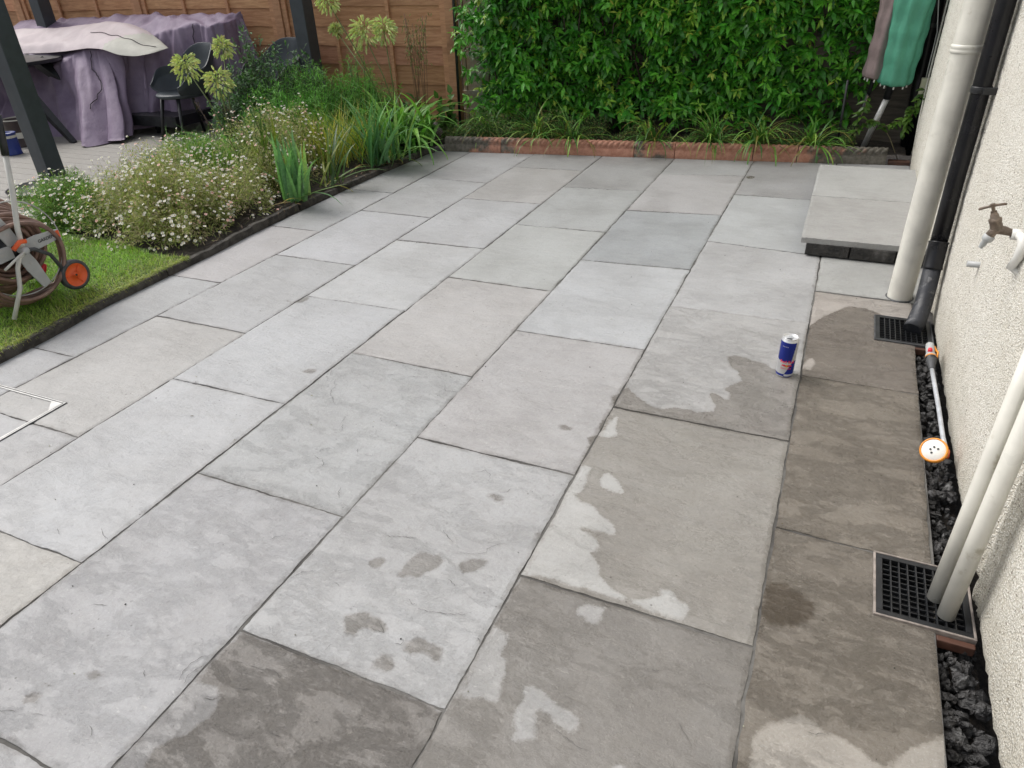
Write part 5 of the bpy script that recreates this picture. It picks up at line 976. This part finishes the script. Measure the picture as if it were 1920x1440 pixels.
ft = shrub('cosmos_plant', 'low mass of feathery bright green foliage between the shrub and the fence', 'plant', [(-4.45,4.45,.25,.44,.35,.54),(-4.12,4.75,.25,.46,.32,.52),(-4.6,4.15,.2,.34,.27,.46),(-4.3,4.15,.15,.44,.30,.40)], 760, (.035,.07), (.003,.005), [(.14,.38,.07),(.20,.46,.09),(.11,.28,.05)], M_SOFT, per=46, shape='lance', up=.2)
shrub('bindweed', 'heart leaved bindweed climbing at the corner post by the trellis', 'climbing plant', [(-3.42,5.12,.12,.10,.08,.42)], 16, (.07,.10), (.06,.08), [(.09,.2,.04),(.07,.16,.03)], M_STRAP, per=6)
shrub('border_filler', 'broad dark green leaves filling the corner below the fence', 'plant', [(-3.75,4.95,.05,.35,.3,.35),(-4.2,5.05,.05,.4,.2,.4),(-3.55,4.55,.03,.2,.25,.25)], 150, (.05,.09), (.02,.035), [(.05,.13,.03),(.08,.19,.04),(.12,.23,.06)], M_SOFT, per=14)
n = 420; a = Acc(); a.add(*blades(np.stack([rng.normal(-3.86, .13, n), rng.normal(3.98, .16, n), np.full(n, .06)], 1), rng.uniform(0, 6.28, n), rng.uniform(1.0, 1.55, n), rng.uniform(.3, .55, n), rng.uniform(.003, .007, n), rng.uniform(.1, 1.1, n), pick(n, [(.50,.50,.09),(.38,.44,.08),(.60,.48,.14),(.22,.33,.06)]), 6, .2)); tag(a.build('ornamental_grass', M_GRASS), 'yellow green ornamental grass clump behind the tall irises', 'grass clump')
n = 520; a = Acc(); a.add(*blades(np.stack([rng.normal(-4.45, .22, n), rng.normal(3.35, .22, n), np.full(n, .06)], 1), rng.uniform(0, 6.28, n), rng.uniform(.8, 1.5, n), rng.uniform(.25, .48, n), rng.uniform(.004, .009, n), rng.uniform(.1, 1.3, n), pick(n, [(.12,.30,.06),(.18,.36,.08),(.32,.42,.10)]), 6, .2)); tag(a.build('daylily_grass', M_GRASS), 'fine bright green grassy leaves behind the middle of the daisies', 'grass clump')
q_ = MB(); a = Acc(); t = empty('dead_stalks', (-4.6,3.55,.05), 'dark dead seed stalks leaning among the grassy leaves', 'plant')
for k in range(11):
    b0 = Vector((-4.45+rng.normal(0, .12), 3.45+rng.normal(0, .1), .05)); tp_ = b0+Vector((rng.normal(-.22, .1), rng.normal(.05, .1), rng.uniform(.38, .6))); q_.tube([b0, b0.lerp(tp_, .5)+Vector((0,0,.02)), tp_], [.003,.0022,.0015], 5); n_ = 26; s_ = rng.uniform(.4, 1.05, n_)[:, None]; a.add(*leaves(np.array(b0)+np.array(tp_-b0)*s_+rng.normal(0, .006, (n_, 3)), rng.normal(0, 1, (n_, 3)), rng.normal(0, 1, (n_, 3)), rng.uniform(.012, .028, n_), .006, pick(n_, [(.05,.03,.02),(.12,.07,.05),(.08,.06,.03)]), .2, .2, 2))
q_.build('stalks', plain('dead_stalk', (.035,.02,.015), .8), t); a.build('seed_cases', M_SOFT, t)['kind'] = 'stuff'
# ---- daisies
k8 = 12; tv = [(0,0,.0022)]; tcol = [(.62,.42,.05)]
for j in range(k8): an = 2*math.pi*j/k8; tv.append((.30*math.cos(an), .30*math.sin(an), .0016)); tcol.append((.60,.42,.06))
for j in range(k8): an = 2*math.pi*j/k8; tv.append((.36*math.cos(an), .36*math.sin(an), .0)); tcol.append((.80,.78,.74))
for j in range(k8): an = 2*math.pi*j/k8; rr = 1.0 if j % 2 else .90; tv.append((rr*math.cos(an), rr*math.sin(an), .12)); tcol.append((.84,.82,.80))
tv = np.array(tv); tv[:, 2] *= np.where(np.arange(len(tv)) <= k8, 60, 1); tcol = np.array(tcol)
tq = [(0,1+j,1+(j+1) % k8,1+(j+2) % k8) for j in range(0, k8, 2)]+[(1+j,1+k8+j,1+k8+(j+1) % k8,1+(j+1) % k8) for j in range(k8)]+[(1+k8+j,1+2*k8+j,1+2*k8+(j+1) % k8,1+k8+(j+1) % k8) for j in range(k8)]
tq = np.array(tq)
def daisies(label, blobs, nfl, nleaf, cols, pink=.12, fr=(.0075,.0115)):
    t = empty('daisy_mound', (blobs[0][0], blobs[0][1], .05), label, 'daisies', 'mounds of small white daisies'); a = Acc(); P = []
    w = np.array([b[3]*b[4] for b in blobs]); w /= w.sum()
    def samp(n, lo, hi):
        bi = rng.choice(len(blobs), n, p=w); B = np.array(blobs)[bi]; d = nrm(rng.normal(0, 1, (n, 3))); d[:, 2] = np.abs(d[:, 2]); r = rng.uniform(lo, hi, n)[:, None]; q = B[:, :3]+d*B[:, 3:6]*r
        q += .05*np.stack([np.sin(q[:, 1]*17), np.sin(q[:, 0]*15), np.sin(q[:, 0]*21+q[:, 1]*13)], 1)*.8; q[:, 2] = np.maximum(q[:, 2], .055); return q, d
    q, d = samp(nleaf, .35, 1.0); n_ = len(q); a.add(*leaves(q, rng.normal(0, .7, (n_, 3))+d*.7, rng.normal(0, .5, (n_, 3))+[0,0,1], rng.uniform(.014, .034, n_), rng.uniform(.003, .0065, n_), pick(n_, cols), .2, .15, 2, 'lance'))
    m_ = nleaf//6; q, d = samp(m_, .1, .8); a.add(*blades(q, np.arctan2(d[:, 1], d[:, 0]), rng.uniform(.4, 1.5, m_), rng.uniform(.06, .13, m_), .0016, rng.uniform(0, .6, m_), pick(m_, [(.13,.12,.05),(.10,.13,.04),(.16,.09,.06)]), 3, .1)); a.build('foliage', M_SOFT, t)
    q, d = samp(nfl, .93, 1.16); nn = nrm(d*.5+np.array([.15, -.35, .85])+rng.normal(0, .28, (nfl, 3))); tint = np.ones((nfl, 3))*rng.uniform(.8, 1.0, (nfl, 1)); pk = rng.random(nfl) < pink; tint[pk] = [.95,.62,.62]; fad = rng.random(nfl) < .1; tint[fad] = [.7,.55,.35]
    f_ = Acc(); V, Q, C = inst(tv, tq, tcol, q, rng.normal(0, 1, (nfl, 3)), nn, rng.uniform(*fr, nfl)*np.where(fad, .6, 1), tint); f_.add(V, Q, C); o = f_.build('flowers', M_PETAL, t, False); o['kind'] = 'stuff'
    s_ = Acc(); dn = np.array([0, 0, -1.])-nn*.5; k_ = nfl; s_.add(*blades(q-nn*.002, np.arctan2(dn[:, 1], dn[:, 0]), np.full(k_, -1.3), .05, .0013, .1, vcol(k_, (.12,.13,.05)), 2, .1)); o = s_.build('stems', M_SOFT, t); o['kind'] = 'stuff'
DG = [(.17,.36,.07),(.26,.42,.10),(.34,.42,.13),(.12,.24,.06)]; DB = [(.34,.38,.13),(.48,.42,.22),(.52,.42,.30),(.22,.29,.09),(.40,.46,.16)]
daisies('biggest mound of white and pink daisies, sprawling to the edging', [(-4.08,2.26,.05,.50,.48,.38),(-3.78,2.10,.04,.34,.34,.26),(-4.38,2.62,.05,.42,.45,.40),(-3.82,2.60,.04,.33,.40,.28),(-4.0,2.3,.05,.4,.3,.40)], 1050, 46000, DB, .13)
daisies('fresh green daisy mound at the corner of lawn and deck', [(-4.78,2.12,.05,.40,.30,.26),(-4.55,2.06,.05,.32,.26,.22),(-4.98,2.32,.05,.30,.25,.22)], 420, 20000, DG+[(.10,.20,.04)], .04, (.0085,.0125))
daisies('green daisy mound behind the others at the deck edge', [(-4.90,3.35,.05,.36,.34,.26),(-4.6,3.2,.05,.40,.36,.30)], 380, 17000, DG, .08, (.007,.010))
daisies('pink tinged daisies growing up through the iris leaves', [(-4.15,3.45,.08,.44,.42,.46),(-3.85,3.1,.05,.30,.34,.34),(-4.2,3.8,.1,.38,.32,.42)], 560, 20000, DB, .28, (.007,.0105))
# fallen bits on the paving and in the bed
a = Acc(); n = 900; x = rng.uniform(-4.3, -3.38, n); y = rng.uniform(1.95, 4.6, n); a.add(*leaves(np.stack([x, y, np.full(n, .06)], 1), rng.normal(0, 1, (n, 3))*[1,1,.25], rng.normal(0, .3, (n, 3))+[0,0,1], rng.uniform(.02, .06, n), rng.uniform(.003, .012, n), pick(n, [(.10,.06,.04),(.20,.13,.08),(.05,.03,.02),(.14,.14,.05)]), .3, .3, 2)); tag(a.build('leaf_litter', M_SOFT), 'dry leaves and stalks on the bare soil by the edging', 'leaf litter', kind='stuff')

# grit, crumbs of mortar and a few leaf bits dropped on the slabs
a = Acc(); n = 170; x = rng.uniform(-3.2, .38, n); y = rng.uniform(-.5, 4.4, n)
for i in range(n):
    r = rng.uniform(.0006, .0021); k = 6; P = np.array([(math.cos(2*math.pi*j/k)*q_, math.sin(2*math.pi*j/k)*q_, h_) for q_, h_ in ((1, -.3), (1.1, .3), (.5, .8), (.05, .9)) for j in range(k)])*r*(1+rng.normal(0, .2, (4*k, 1)))*[1, rng.uniform(.6, 1.6), 1]+[x[i], y[i], .0022]
    a.add(P, np.array([(l*k+j, l*k+(j+1) % k, (l+1)*k+(j+1) % k, (l+1)*k+j) for l in range(3) for j in range(k)]), np.repeat([[.05,.045,.04] if rng.random() < .6 else [.4,.38,.33]], 4*k, 0)*rng.uniform(.5, 1.3))
n = 34; x = rng.uniform(-3.2, .3, n); y = rng.uniform(0, 4.6, n); a.add(*leaves(np.stack([x, y, np.full(n, .0045)], 1), rng.normal(0, 1, (n, 3))*[1,1,.05], np.tile([0,0,1.], (n, 1)), rng.uniform(.006, .02, n), rng.uniform(.0015, .005, n), pick(n, [(.12,.09,.05),(.2,.17,.07),(.06,.05,.03)]), .05, .2, 2))
tag(a.build('grit', M_SOFT), 'scattered grit and tiny leaf bits lying on the slabs', 'grit', kind='stuff')
